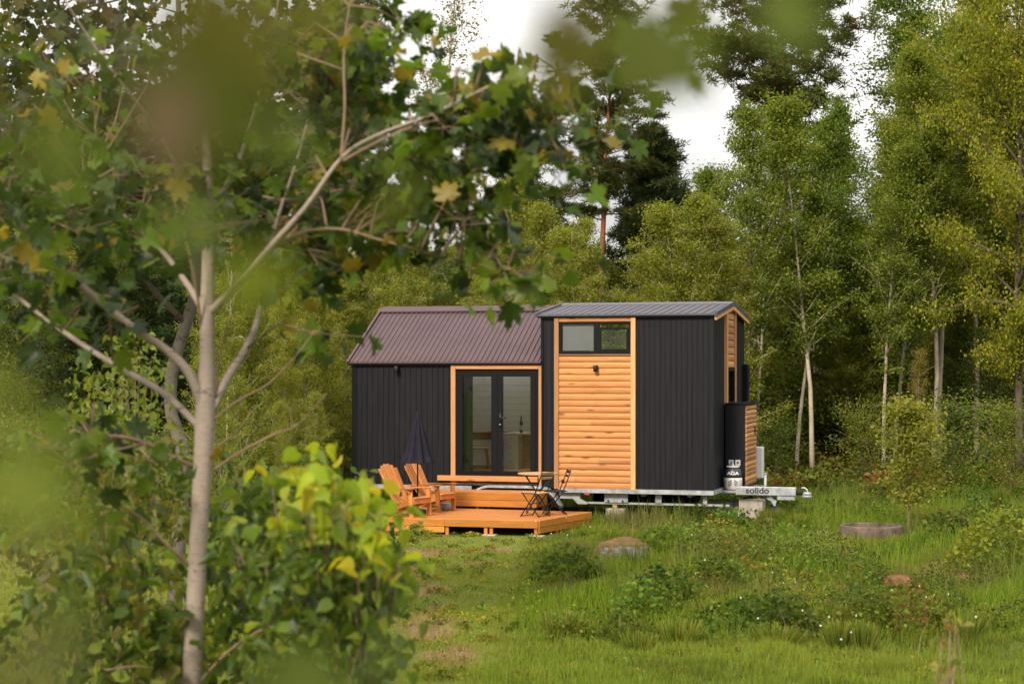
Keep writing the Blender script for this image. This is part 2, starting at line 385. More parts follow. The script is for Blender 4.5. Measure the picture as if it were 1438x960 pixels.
def cmeadow(c, x, y, g):
    d = np.clip(dry(x, y)+.3*mowed(x, y)*(g.random(len(x)) < .35), 0, 1)[:, None]
    yel = (sstep(-.1, .8, vnoise(x, y, .45, 3))*.35+.45*mowed(x, y))[:, None]
    c = c*(1-yel*.6)+np.array([.235, .215, .045])*yel*.6
    mb_ = mowed(x, y)[:, None]*.5; c = c*(1-mb_)+np.array([.22, .26, .04])*mb_
    c = c*(1-d)+np.array([.30, .215, .105])*g.uniform(.5, 1.3, (len(x), 1))*d*.8+c*.2*d
    br = (sstep(.35, .8, vnoise(x, y, .75, 41))*(1-mowed(x, y))*.55*sstep(20, 23, y))[:, None]
    c = c*(1-br)+np.array([.21, .15, .07])*br*g.uniform(.6, 1.3, (len(x), 1))
    lm = (sstep(.3, .8, vnoise(x, y, 1.05, 51))*.5)[:, None]; c = c*(1-lm)+np.array([.24, .28, .03])*lm*g.uniform(.7, 1.1, (len(x), 1))
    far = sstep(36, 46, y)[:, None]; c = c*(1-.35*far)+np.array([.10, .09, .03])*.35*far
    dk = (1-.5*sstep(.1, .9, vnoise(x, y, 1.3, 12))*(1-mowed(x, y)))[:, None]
    return c*dk
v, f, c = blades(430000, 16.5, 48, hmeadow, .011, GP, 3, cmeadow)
tag(np_obj('meadow_grass', v, f, 'grass', c), 'green grass of the clearing, long on the right and trodden short on the left', 'grass', kind='stuff')
def htall(x, y, g):
    a = sstep(.25, .8, vnoise(x, y, .9, 21))*sstep(.8, 2.2, x-(-.15+(y-18)*.05))*sstep(19, 21, y)
    return g.uniform(.25, .6, len(x))*np.where(g.random(len(x)) < .08, 1.6, 1), a*(1-sstep(38, 44, y))
def tuft(cx, cy, r, h, n, pal, seed):
    g = np.random.default_rng(seed); a = g.uniform(0, 2*pi, n); q = r*np.sqrt(g.random(n))
    V = np.zeros((n, 5, 3)); bx = cx+q*.5*np.cos(a); by = cy+q*.5*np.sin(a); z = terrain(bx, by); hh = h*g.uniform(.6, 1.15, n); fx = g.uniform(0, 6.28, n)
    for i, (s, ww) in enumerate(((0, -1), (0, 1), (.6, .8), (.6, -.8), (1, 0))):
        V[:, i, 0] = bx+np.cos(a)*q*1.1*s**1.6+np.cos(fx)*.006*ww; V[:, i, 1] = by+np.sin(a)*q*1.1*s**1.6+np.sin(fx)*.006*ww; V[:, i, 2] = z+hh*s*(1-.3*(q/r)*s)-.01
    b = np.arange(n)[:, None]*5; pal = np.array(pal); c = pal[g.integers(0, len(pal), n)]*g.uniform(.7, 1.3, (n, 1))
    return V.reshape(-1, 3), np.concatenate([b+np.array([[0, 1, 2, 3]])]), np.repeat(c, 5, 0)
tl = [tuft(PX_(1322, 26.5), 26.5, .42, .62, 1500, [(.20, .20, .05), (.26, .24, .07), (.15, .17, .04)], 1)]
gq = np.random.default_rng(8)
for _ in range(170):
    y = gq.uniform(19, 40); x = gq.uniform(mowed_edge(y)+.5, .28*y)
    if (4.7 < x < 7 and 23 < y < 26.5) or (5 < x < 7 and 27 < y < 32.5) or (-.5 < x < 4.5 and y > 31.5): continue
    tl.append(tuft(x, y, gq.uniform(.15, .35), gq.uniform(.3, .62), 300, [(.15, .19, .025), (.11, .16, .02), (.20, .20, .04)] if gq.random() < .88 else [(.20, .19, .06), (.17, .17, .05)], int(gq.integers(1e6))))
v, f, c = merge(tl)
tag(np_obj('grass_tufts', v, f, 'grass', c), 'domed tufts of longer grass standing out of the right hand meadow', 'grass tufts', kind='stuff')
v, f, c = blades(70000, 18, 44, htall, .008, [(.15, .16, .05), (.20, .17, .07), (.10, .13, .03), (.24, .19, .10)], 4, None, .35)
tag(np_obj('seed_grass', v, f, 'grass', c), 'taller pale stalks of grass gone to seed in the right hand meadow', 'grass', kind='stuff')

# leafy weeds and ground cover
def clumps(spots, seed, leaf=.05, pal=((.075, .125, .02), (.10, .15, .025), (.055, .09, .018)), per=90, stems=True):
    g = np.random.default_rng(seed); parts = []; C = []; S = []
    for (x, y, r, h) in spots:
        n = int(per*(r/.3)**2*(h/.3)**.5*.8)+15
        n = int(n*1.5); a = g.uniform(0, 2*pi, n); q = r*np.sqrt(g.random(n)); zz = g.random(n)**.7
        px = x+q*np.cos(a); py = y+q*np.sin(a); z = terrain(px, py)+zz*h*(1.05-(q/r)**2*.6)
        C.append(np.stack([px, py, z], -1)); S.append(np.full(n, leaf*(y/28)**.4))
    tint = np.concatenate([np.tile(np.array([1, 1, 1])*g.choice([.6, .8, 1, 1.2, 1.45])*np.array([g.uniform(.8, 1.5), 1, g.uniform(.7, 1.3)]), (len(q_), 1)) for q_ in C])
    szf = np.concatenate([np.full(len(q_), g.choice([.7, 1, 1.5])) for q_ in C])
    v_, f_, c_ = leaves(np.concatenate(C), np.concatenate(S)*szf, OVAL, pal, .5, 0, cvar=.3, g=g)
    return v_, f_, c_*np.repeat(tint, 6, 0)
g = np.random.default_rng(77); spots = []
for _ in range(900):
    y = g.uniform(19.5, 44); x = g.uniform(-.28*y, .30*y)
    if in_house(np.array(x), np.array(y)) or mowed(np.array(x), np.array(y)) > .35: continue
    if vnoise(x, y, .9, 31) < .0 and g.random() < .85: continue
    if (abs(x-6.06*y/31.2) < 1.0 and 26.5 < y < 32.2) or (abs(x-1.65) < .7 and 25.3 < y < 28.4) or (-.6 < x < 4.5 and y > 31.5) or (-.6 < x < 2.1 and y > 29.2) or (4.2 < x < 5.6 and 29 < y < 34.5) or (4.6 < x < 7.2 and 22.8 < y < 27): continue
    spots.append((x, y, g.uniform(.15, .55), g.uniform(.2, .62)))
for px, D, r, h in ((800, 28.4, .40, .22), (845, 28.2, .35, .25), (775, 27.5, .35, .25), (1010, 26, .7, .6), (1060, 25, .7, .65), (1110, 25, .8, .7), (1170, 25.5, .8, .6), (1400, 26.5, .7, .8), (1430, 25.5, .7, .8), (1350, 24.5, .7, .5), (940, 28, .6, .5), (1240, 21.5, .6, .5), (1270, 21.3, .6, .5), (1000, 29, .7, .6), (960, 30, .5, .6), (1050, 20.6, .7, .4), (1130, 20.4, .6, .45), (1400, 30, .8, .7), (1360, 32, .6, .6),  (990, 34.3, .35, .45), (1020, 34.2, .35, .4), (905, 33.2, .3, .3), (580, 32.2, .3, .25)):
    spots.append(((px-719)/F_PX*D, D, r, h))
p1 = clumps(spots, 5, .06)
tiny = []
while len(tiny) < 900:
    y = g.uniform(17.5, 33); x = g.uniform(-.12*y, .28*y)
    if not in_house(np.array(x), np.array(y)): tiny.append((x, y, g.uniform(.06, .16), g.uniform(.05, .10)))
p3 = clumps(tiny, 15, .038, ((.10, .17, .02), (.14, .20, .03), (.07, .12, .02), (.20, .19, .04)), 160)
sp2 = [(x+g.normal()*.2, y+g.normal()*.2, r*.7, h*1.15) for x, y, r, h in spots if g.random() < .2 and y < 29.5]
p2 = clumps(sp2, 6, .045, ((.16, .17, .03), (.20, .17, .04), (.13, .16, .028), (.17, .11, .04)))
v, f, c = merge([p1, p2, p3])
tag(np_obj('meadow_weeds', v, f, 'leaf', c), 'leafy weeds and herbs in dark and yellowing patches among the grass', 'weeds', kind='stuff')
# flowers : small white umbels
pts = []
for px, py, n in ((1010, 790, 5), (1075, 825, 6), (1100, 838, 7), (960, 840, 4), (990, 880, 3), (1235, 880, 2), (1290, 860, 12), (1310, 870, 9), (1035, 895, 4), (1150, 920, 16), (800, 750, 8), (770, 760, 5), (1370, 895, 4), (1400, 850, 3), (1190, 815, 3), (1000, 850, 3)):
    D = EYE*F_PX/(py+12-HY)
    for _ in range((n+2)//3): pts.append(((px-719)/F_PX*D+g.normal()*.22, D+g.normal()*.5))
mb = MB()
for x, y in pts:
    z = float(terrain(x, y)); h = g.uniform(.25, .5)
    mb.lathe([(.004, z+h-.01), (g.uniform(.006, .015), z+h), (.003, z+h+.012)], x, y, 6)
fo = mb.build('wildflowers', 'greyplastic'); tag(fo, 'tiny white and cream wildflowers dotted through the meadow', 'flowers', kind='stuff')
# forest-floor undergrowth
spots = []
for _ in range(1100):
    y = g.uniform(42, 58); x = g.uniform(-.30*y, .30*y)
    if -4.5 < x < 4 and y < 43.5: continue
    spots.append((x, y, g.uniform(.3, .8), g.uniform(.25, 1.0)*(.6+.4*sstep(44, 52, y))))
p1 = clumps(spots, 8, .075, ((.08, .11, .02), (.12, .145, .025), (.055, .075, .018), (.17, .16, .03)), 42)
sp2 = [s for s in spots if g.random() < .2 or vnoise(s[0], s[1], .5, 61) > .45]
p2 = clumps(sp2, 9, .08, ((.17, .08, .03), (.13, .07, .03), (.17, .13, .04)), 30)
v, f, c = merge([p1, p2])
tag(np_obj('undergrowth', v, f, 'leaf', c), 'bilberry and fern undergrowth with rusty patches along the forest floor', 'undergrowth', kind='stuff')

exec_parts = True
# ------------------------------------------------------------------ cabin
TH = radians(16.4)
def hpos(u, v, z=0): return (3.789+u*cos(TH)+v*sin(TH), 35-u*sin(TH)+v*cos(TH), z)
house = empty('tiny_house', hpos(0, 0, 0), -TH, label='black and timber tiny house on a trailer with plum and grey metal roofs', cat='tiny house')
W = 3.70; L = 7.263; UT = 3.342
def ribbed(u0, u1, w0, w1, v=0.0, pitch=.115, rib=.018, depth=.012, th=.05, axis='front', tops=None):
    """profiled sheet standing in the plane v (front) or u (side); tops(u) gives a sloping top"""
    m = MB(); n = max(1, round((u1-u0)/pitch)); p = (u1-u0)/n; prof = []
    for i in range(n):
        a = u0+i*p; k = .5 if i % 3 else .5
        prof += [(a, 0), (a+p*k-rib, 0), (a+p*k-rib*.6, -depth), (a+p*k+rib*.6, -depth), (a+p*k+rib, 0)]
    prof.append((u1, 0))
    vs = []; fs = []
    tf = tops or (lambda u: w1)
    for (a, d) in prof:
        for z, dd in ((w0, 0), (tf(a), 0)):
            vs.append((a, v+d, z) if axis == 'front' else (v-d, a, z))
    for i in range(len(prof)-1): fs.append((2*i, 2*i+2, 2*i+3, 2*i+1))
    # back sheet
    b = len(vs)
    for (a) in (u0, u1):
        for z in (w0, tf(a)): vs.append((a, v+th, z) if axis == 'front' else (v-th, a, z))
    fs.append((b, b+1, b+3, b+2)); m.add(vs, fs, .5); return m
# left section
ribbed(-L, -5.195, .66, 3.05).build('wall', 'steel_dark', house)
MB().box(-L-.02, -L+.05, -.025, .06, .66, 3.03, .5).build('corner_trim', 'black', house)
MB().box(-L-.05, -UT-.004, -.07, .06, 3.012, 3.085, .5).build('eave_trim', 'black', house)
o = MB().prism([(.0, .66), (W, .66), (W, 3.05), (W/2, 4.12), (0, 3.05)], -L-.015, -L+.1, 0, .5).build('end_wall', 'steel_dark', house)
MB().box(-L+.1, -.1, W-.1, W, .66, 1.65, .5).build('back_wall', 'steel_dark', house)
MB().box(-6.25, -.1, W-.1, W, 1.65, 2.95, .5).build('back_wall', 'steel_dark', house)
MB().box(-7.18, -7.08, W-.1, W, 1.65, 2.95, .5).build('back_wall', 'steel_dark', house)
MB().box(-L+.1, -UT, W-.1, W, 2.95, 3.05, .5).build('back_wall', 'steel_dark', house)
added_win = empty('window'); added_win.parent = house  # added rear window, out of view, brightens the room behind the doors
MB().box(-7.08, -6.25, W-.07, W-.06, 1.65, 2.95).build('pane', 'glass', added_win)
MB().box(-7.08, -6.25, W-.09, W-.02, 1.65, 1.71, .5).box(-7.08, -6.25, W-.09, W-.02, 2.89, 2.95, .5).box(-6.69, -6.64, W-.09, W-.02, 1.71, 2.89, .5).build('frame', 'black', added_win)
# floor
MB().box(-L+.01, -.01, .062, W-.01, .655, .70, .5).build('floor_plate', 'galv_dull', house)
MB().box(-L+.1, -UT-.01, .10, W-.1, .70, .87, .5).build('interior_floor', 'darkwood', house)
# left roof : profiled slopes
def roof(u0, u1, ve, ze, vr, zr, pitch, mat, name, rib=.016, d=.022, flip=False):
    m = MB(); n = round((u1-u0)/pitch); p = (u1-u0)/n; prof = []
    for i in range(n):
        a = u0+i*p; prof += [(a, 0), (a+.5*p-rib*1.5, 0), (a+.5*p-rib*.7, d), (a+.5*p+rib*.7, d), (a+.5*p+rib*1.5, 0)]
    prof.append((u1, 0)); vs = []; fs = []
    for a, dd in prof: vs += [(a, ve, ze+dd), (a, vr, zr+dd), (a, ve, ze-.03), (a, vr, zr-.03)]
    for i in range(len(prof)-1):
        fs += [(4*i, 4*i+4, 4*i+5, 4*i+1), (4*i+2, 4*i+3, 4*i+7, 4*i+6), (4*i, 4*i+2, 4*i+6, 4*i+4)]
    k = len(prof)-1; fs += [(0, 1, 3, 2), (4*k, 4*k+2, 4*k+3, 4*k+1)]
    m.add(vs, fs, .5); return m
ZR2 = 4.178
rf = roof(-L-.04, -UT-.006, -.10, 3.075, W/2, ZR2, .108, 'roof_plum', 'roof').build('roof', 'roof_plum', house)
roof(-L-.04, -6.3, W+.10, 3.075, W/2, ZR2, .108, 'roof_plum', 'roof').build('rear_slope', 'roof_plum', rf)
roof(-4.1, -UT-.006, W+.10, 3.075, W/2, ZR2, .108, 'roof_plum', 'roof').build('rear_slope', 'roof_plum', rf)
MB().add([(-6.3, W+.08, 3.075), (-4.1, W+.08, 3.075), (-4.1, W/2+.02, ZR2-.01), (-6.3, W/2+.02, ZR2-.01)], [(0, 1, 2, 3)]).build('added_skylight', 'glass', rf)  # glazed gap added in the rear slope to let daylight into the room
rc = MB(); rc.prism([(W/2-.17, ZR2-.065), (W/2, ZR2+.035), (W/2+.17, ZR2-.065), (W/2+.17, ZR2-.04), (W/2, ZR2+.062), (W/2-.17, ZR2-.04)], -L-.05, -UT-.006, 0, .5)
rc.build('ridge_cap', 'roof_plum', rf)
vg = MB()
for s in (0, 1):
    e = -.11 if s == 0 else W+.11
    vg.beam((-L-.075, e, 3.045), (-L-.075, W/2, ZR2-.0), .05, .10, .5)
vg.build('verge_trim', 'roof_plum', rf)
# tall section
ribbed(-UT, -3.09, .64, 3.95, 0, .125).build('wall', 'steel_dark', house)
ribbed(-1.476, -.03, .64, 3.95, 0, .103, .012, .009).build('wall', 'steel_dark', house)
topside = lambda v: 3.955+.235*(1-abs(v-W/2)/(W/2))
ribbed(.03, 1.288, .64, 3.95, 0, .21, .012, .008, axis='side', tops=topside).build('gable_wall', 'steel_dark', house)
ribbed(2.426, W, .64, 3.95, 0, .21, .012, .008, axis='side', tops=topside).build('gable_wall', 'steel_dark', house)
MB().box(-.035, .022, -.022, .035, .63, 3.95, .5).build('corner_trim', 'steel_dark', house)
MB().box(-UT-.02, -UT+.03, -.02, .05, .64, 3.95, .5).build('corner_trim', 'black', house)
MB().box(-UT, -UT+.06, .05, W-.1, .66, 3.95, .5).build('step_wall', 'steel_dark', house)
# back wall of tall part with window opening u -2.75..-.9, z 3.1..3.8
bw = MB()
bw.box(-.9, -.02, W-.1, W, 2.95, 3.96, .5)
bw.box(-UT+.06, -.9, W-.1, W, 2.95, 3.12, .5); bw.box(-UT+.06, -.9, W-.1, W, 3.88, 3.96, .5)
bw.build('back_wall', 'steel_dark', house)
ZRT = 4.232
MB().box(-UT-.06, .05, -.075, .05, 3.925, 3.99, .5).build('eave_trim', 'black', house)
rt = roof(-UT-.07, .06, -.10, 3.985, W/2, ZRT, .155, 'roof_grey', 'roof', .022, .02).build('roof', 'roof_grey', house)
roof(-UT-.07, .06, W+.10, 3.985, W/2, ZRT, .155, 'roof_grey', 'roof', .022, .02).build('rear_slope', 'roof_grey', rt)
MB().prism([(W/2-.13, ZRT-.02), (W/2, ZRT+.022), (W/2+.13, ZRT-.02), (W/2+.13, ZRT+.0), (W/2, ZRT+.045), (W/2-.13, ZRT+.0)], -UT-.075, .065, 0, .5).build('ridge_cap', 'roof_grey', rt)
for uu in (-UT-.10, .085):
    vt = MB()
    for e in (-.105, W+.105): vt.beam((uu, e, 3.975), (uu, W/2, ZRT+.0), .045, .085, .5)
    vt.build('verge_trim', 'roof_grey', rt)
for e in (-.06, W+.06): MB().beam((.075, e, 3.905), (.075, W/2, ZRT-.075), .05, .085).build('barge_board', 'clad_v', house)
# gable timber strip
gb = MB(); z = 2.965
while z < 4.05:
    z1 = min(z+.135, 4.13); gb.prism([(.0, z), (.03, z+.012), (.036, (z+z1)/2), (.018, z1-.004), (0, z1-.004)], 1.46, 2.28, 1) if False else \
        gb.add([(x_, y_, z_) for y_ in (1.45, 2.29) for x_, z_ in ((-.02, z), (.03, z+.01), (.034, (z+z1)/2), (.016, z1-.004), (-.02, z1-.004))],
               [(0, 1, 2, 3, 4), (9, 8, 7, 6, 5)]+[(i, (i+1) % 5, 5+(i+1) % 5, 5+i) for i in range(5)]) if not (2.25 < z < 2.93) else None
    z += .135
gb.build('timber_strip', 'clad_y', house)
for v0, v1 in ((1.291, 1.45), (2.29, 2.423)): MB().box(-.02, .055, v0, v1, 2.24, 4.06).build('timber_post', 'clad_v', house)
gw = empty('window'); gw.parent = house
MB().box(-.02, .045, 1.45, 2.29, 2.90, 2.96).box(-.02, .045, 1.45, 2.29, 2.22, 2.29).box(-.02, .045, 1.45, 1.53, 2.29, 2.90).box(-.02, .045, 2.21, 2.29, 2.29, 2.90).build('frame', 'black', gw)
MB().box(-.005, .01, 1.53, 2.21, 2.29, 2.90).build('pane', 'glass', gw)
MB().box(-.06, -.05, 1.50, 2.24, 2.25, 2.93).build('blind', 'shade', gw)
MB().box(.0, .10, 3.44, 3.76, 2.26, 3.03, .5).box(.10, .112, 3.48, 3.72, 2.30, 2.99, .5).build('vent_box', 'black', house)
# timber panel of the tall part
for u0 in (-3.087, -1.570): MB().box(u0, u0+.092, -.055, .02, .62, 3.955).build('timber_post', 'clad_v', house, bevel=.006)
MB().box(-2.993, -1.572, -.04, .02, 3.845, 3.955).build('timber_header', 'clad', house, bevel=.006)
bd = MB(); z = .63; i = 0
while z < 3.17:
    z1 = z+.1222
    n = RR.randint(0, 2); xs = [-2.993]+([RR.uniform(-2.7, -1.9)] if i % 3 == 1 else [])+[-1.572]
    for a, b in zip(xs, xs[1:]):
        bd.add([(x_, y_, z_) for x_ in (a+.001, b-.001) for y_, z_ in ((.02, z), (-.022, z), (-.033, z+.02), (-.036, z+.06), (-.030, z+.095), (-.012, z1-.004), (.02, z1-.004))],
               [tuple(range(7))[::-1], tuple(range(7, 14))]+[(k, (k+1) % 7, 7+(k+1) % 7, 7+k) for k in range(7)])
    z = z1; i += 1
bd.build('timber_cladding', 'clad', house)
MB().box(-2.993, -1.572, -.05, .02, 3.195, 3.222).build('window_sill', 'darkwood', house)
# loft window
win = empty('window'); win.parent = house
fr = MB(); fr.box(-2.985, -1.575, -.02, .05, 3.224, 3.275, .5).box(-2.985, -1.575, -.02, .05, 3.80, 3.84, .5).box(-2.985, -2.945, -.02, .05, 3.275, 3.80, .5).box(-1.615, -1.575, -.02, .05, 3.275, 3.80, .5)
fr.box(-2.30, -2.20, -.02, .05, 3.275, 3.80, .5)
fr.build('frame', 'black', win)
MB().box(-2.945, -2.30, .0, .012, 3.275, 3.80).build('pane', 'glass', win)
MB().box(-2.93, -2.32, .03, .05, 3.29, 3.79).build('roller_blind', 'shade', win)
MB().box(-2.198, -1.617, -.03, .0, 3.277, 3.32, .5).box(-2.198, -1.617, -.03, .0, 3.69, 3.73, .5).box(-2.198, -2.155, -.03, .0, 3.32, 3.69, .5).box(-1.66, -1.617, -.03, .0, 3.32, 3.69, .5).build('sash', 'black', win)
MB().box(-2.155, -1.66, -.02, -.01, 3.32, 3.69).build('pane', 'glass', win)
MB().box(-3.2, -.3, .12, W-.15, 2.35, 2.5, .5).build('loft_floor', 'darkwood', house)
# inner lining of the loft so that light stays outside the cladding
# door opening
for u0, u1 in ((-5.195, -5.100), (-3.402, -3.345)): MB().box(u0, u1, -.045, .04, .66, 3.035).build('door_post', 'clad_v', house, bevel=.005)
MB().box(-5.099, -3.403, -.045, .04, 2.935, 3.034).build('door_header', 'clad', house, bevel=.005)
MB().box(-5.45, -3.403, -.12, .04, .745, .845).build('door_sill', 'clad', house, bevel=.005)
bf = MB(); bf.box(-5.099, -3.403, .0, .09, 2.84, 2.934, .5).box(-5.099, -3.403, .0, .09, .846, .90, .5).box(-5.099, -5.03, .0, .09, .90, 2.84, .5).box(-3.475, -3.403, .0, .09, .90, 2.84, .5)
bf.build('door_frame', 'black', house)
for k, (a, b) in enumerate(((-5.03, -4.247), (-4.243, -3.475))):
    d = MB(); g0 = a+(.07 if k == 0 else .105); g1 = b-(.125 if k == 0 else .10)
    d.box(a, g0, -.01, .045, .90, 2.84, .5).box(g1, b, -.01, .045, .90, 2.84, .5).box(g0, g1, -.01, .045, .90, .945, .5).box(g0, g1, -.01, .045, 2.785, 2.84, .5)
    do = d.build('door', 'black', house)
    MB().box(g0, g1, .01, .022, .945, 2.785).build('pane', 'glass', do)
    if k == 1:
        h = MB().box(-4.205, -4.165, -.025, -.01, 1.80, 2.08); h.tube([(-4.185, -.02, 1.985), (-4.185, -.07, 1.985), (-4.05, -.075, 1.985)], .012, 8)
        h.build('handle', 'iron', do, True)
        MB().lathe([(.018, 1.845), (.018, 1.865)], -4.185, -.03, 12).build('lock_cylinder', 'galv', do)
# interior
pl = MB(); z = .87
while z < 3.9:
    if 1.65 < z < 2.9: pl.box(-6.25, -UT-.03, W-.16, W-.12, z, z+.128)
    else: pl.box(-L+.12, -UT-.03, W-.16, W-.12, z, z+.128)
    z += .132
pl.build('interior_back_wall', 'whiteplank', house)
MB().box(-UT-.06, -UT-.02, 1.2, W-.12, .87, 3.9).build('interior_side_wall', 'whiteplank', house)
MB().box(-L+.1, -L+.12, .1, W-.12, .87, 3.0).build('interior_side_wall', 'whiteplank', house)
MB().prism([(.03, 3.0), (W/2, 4.05), (W/2, 4.03), (.03, 2.98)], -L+.1, -UT-.01, 0).build('ceiling', 'whiteplank', house)
MB().box(-L+.1, -5.12, .055, .08, .87, 3.0).build('interior_front_wall', 'whiteplank', house)
cu = MB()
def drape(u0, u1, v, z0, z1, n=26, amp=.02):
    vs = []
    for i in range(n+1):
        t = i/n; u = u0+(u1-u0)*t; vs += [(u, v+amp*sin(t*n*1.35), z0), (u, v+amp*.6*sin(t*n*1.35), z1)]
    cu.add(vs, [(2*i, 2*i+2, 2*i+3, 2*i+1) for i in range(n)])
drape(-5.02, -4.80, .16, .90, 2.84); cu.build('curtain', 'curtain', house, True); cu = MB(); drape(-3.62, -3.42, .16, .90, 2.84, 12); cu.build('curtain', 'curtain', house, True)
tf = bpy.data.objects.new
desk = empty('desk', hpos(-5.35, 2.75, .87), -TH, label='brown wooden desk behind the left door pane inside the cabin', cat='desk')
MB().box(-.75, .52, -.33, .33, .70, .745).build('desk_top', 'darkwood', desk)
for a in (-.68, .40):
    for b in (-.28, .24): MB().box(a, a+.06, b, b+.06, 0, .70).build('leg', 'darkwood', desk)
MB().box(-.62, .40, -.26, -.23, .58, .70).build('apron', 'darkwood', desk)
st = empty('stool', hpos(-5.25, 2.05, .87), -TH+.3, label='low wooden stool with slanting legs in front of the indoor desk', cat='stool')
MB().box(-.19, .19, -.17, .17, .40, .44).build('seat', 'teak', st)
for a in (-1, 1):
    for b in (-1, 1): MB().beam((a*.13, b*.12, .40), (a*.2, b*.17, 0), .045, .045).build('leg', 'teak', st)
dr = empty('drawer_unit', hpos(-4.66, 2.35, .87), -TH, label='narrow white drawer unit seen through the right door pane', cat='drawers')
MB().box(-.15, .15, 0, .5, .0, .70).build('carcass', 'whiteplank', dr)
for k in range(4):
    q = MB().box(-.135, .135, -.018, -.001, .06+k*.16, .205+k*.16).build('drawer', 'whiteplank', dr)
    MB().lathe([(.012, .13+k*.16), (.014, .145+k*.16)], 0, -.032, 8).build('knob', 'iron', q)
MB().box(-.2, .75, -.03, .55, .702, .735).build('worktop', 'whiteplank', dr)
MB().box(.16, .74, .30, .33, .0, .70).build('brick_panel', 'darkwood', dr)
bo = MB().lathe([(.036, 0), (.038, .01), (.038, .19), (.034, .22), (.016, .265), (.014, .33), (.017, .332), (.017, .345), (.012, .346)], 0, 0, 20).build('wine_bottle', 'bottle', None, True)
bo.location = hpos(-4.47, 2.45, 1.606); tag(bo, 'dark wine bottle standing on the white worktop inside the right pane', 'bottle')
lb = MB().lathe([(.0385, .06), (.0385, .16)], 0, 0, 20).build('label', 'greyplastic', bo)
# outdoor lamps
for (u, z) in ((-6.31, 2.93), (-2.25, 2.95)):
    la = MB().box(u-.035, u+.035, -.062, -.038, z-.06, z+.06, .5).build('wall_lamp', 'black', house)
    MB().lathe([(.036, z-.065), (.042, z-.05), (.042, z+.05), (.036, z+.06)], u, -.11, 16).build('lamp_shade', 'iron', la, True)
    MB().lathe([(.028, z-.069), (.028, z-.066)], u, -.11, 16).build('lens', 'greyplastic', la)
so = MB().box(-2.94, -2.89, -.05, -.035, .74, .80).build('socket', 'black', house)
# cupboard at the gable
cb = MB().box(.03, .405, 1.255, 2.60, .62, 2.235, .5).build('storage_cupboard', 'steel_dark', house)
MB().box(.02, .44, 1.24, 2.66, 2.238, 2.275, .5).build('lid', 'black', cb)
cc = MB(); z = .66
for (z0, z1) in ((.66, 1.13), (1.16, 2.22)):
    n = int((z1-z0)/.088); p = (z1-z0)/n
    for i in range(n):
        a = z0+i*p; cc.add([(x_, y_, z_) for y_ in (1.32, 2.58) for x_, z_ in ((.407, a), (.432, a+.006), (.438, a+p*.5), (.425, a+p-.010), (.407, a+p-.010))],
                           [(0, 1, 2, 3, 4), (9, 8, 7, 6, 5)]+[(k, (k+1) % 5, 5+(k+1) % 5, 5+k) for k in range(5)])
cd = cc.build('cupboard_door', 'clad_y', cb)
MB().box(.439, .455, 2.30, 2.34, 1.62, 1.80, .5).build('handle', 'iron', cd)
MB().box(.407, .43, 1.325, 2.575, 1.13, 1.158, .5).build('ledge', 'darkwood', cb)
for k, (u, mt) in enumerate(((.145, 'blue'), (.275, 'ink'))):
    q = MB().box(u-.05, u+.05, 1.246, 1.2545, 1.055, 1.165).build('sticker', 'greyplastic', house)
    if k == 0: MB().box(u-.046, u+.046, 1.243, 1.2455, 1.06, 1.085).add([(u-.03, 1.2445, 1.10), (u+.03, 1.2445, 1.10), (u+.01, 1.2445, 1.14)], [(0, 1, 2)]).build('print', mt, q)
    else: MB().lathe([(.02, 0), (.02, .002)], 0, 0, 12).build('print', mt, q).matrix_local = __import__('mathutils').Matrix.Translation((u, 1.2445, 1.11)) @ __import__('mathutils').Matrix.Rotation(pi/2, 4, 'X')
MB().box(.12, .535, 2.68, 2.95, .72, 1.36).build('heater_box', 'white', house, bevel=.02)
MB().tube([(.5, 2.7, .76), (.53, 2.66, .70), (.40, 2.64, .62)], .012).build('hose', 'iron', house)
# ---- trailer parts
for bx in ((-6.95, -4.77, -.035, .02, .555, .645, .5), (-3.0, .03, -.05, .06, .555, .638, .5), (-.0, .05, .062, W-.1, .56, .638, .5)): MB().box(*bx).build('chassis_rail', 'galv', house)
MB().box(-4.766, -3.0, .06, .11, .58, .655, .5).box(-L+.05, -4.77, .03, .06, .60, .658, .5).build('skirt_rail', 'black', house)
mgp = MB()
path = [(-4.66, .55), (-4.60, .61), (-4.50, .655), (-4.38, .675), (-3.6, .675), (-3.30, .665), (-3.18, .62), (-3.05, .50), (-2.93, .30)]
for (a, b) in zip(path, path[1:]):
    mgp.add([(a[0], -.20, a[1]), (b[0], -.20, b[1]), (b[0], .05, b[1]), (a[0], .05, a[1]), (a[0], -.20, a[1]-.045), (b[0], -.20, b[1]-.045), (b[0], .05, b[1]-.04), (a[0], .05, a[1]-.04)],
            [(0, 1, 2, 3), (4, 7, 6, 5), (0, 4, 5, 1), (3, 2, 6, 7), (0, 3, 7, 4), (1, 5, 6, 2)], .5)
mgp.build('mudguard', 'galv', house)
for u in (-4.2, -3.48):
    wh = empty('wheel'); wh.parent = house; wh.location = (u, -.04, .31); wh.rotation_euler.x = pi/2
    MB().lathe([(.19, -.09), (.29, -.09), (.315, -.06), (.315, .06), (.29, .09), (.19, .09)], 0, 0, 32).build('tyre', 'rubber', wh, True)
    MB().lathe([(.05, -.05), (.185, -.07), (.19, .07), (.17, .085), (.15, .05), (.06, .06), (.03, .08)], 0, 0, 24).build('rim', 'galv', wh, True)
MB().prism([(-3.0, .545), (-3.0, .43), (-2.74, .43), (-2.64, .33), (-2.45, .33), (-2.45, .36), (-2.60, .44), (-2.58, .545)], .05, .09, 1, .5).build('axle_bracket', 'galv_dull', house)
MB().box(-2.75, -.7, 1.7, 2.7, .24, .60, .5).build('underfloor_blocker', 'rubber', house, bevel=.04)  # added dark box, blocks light showing through beneath the floor
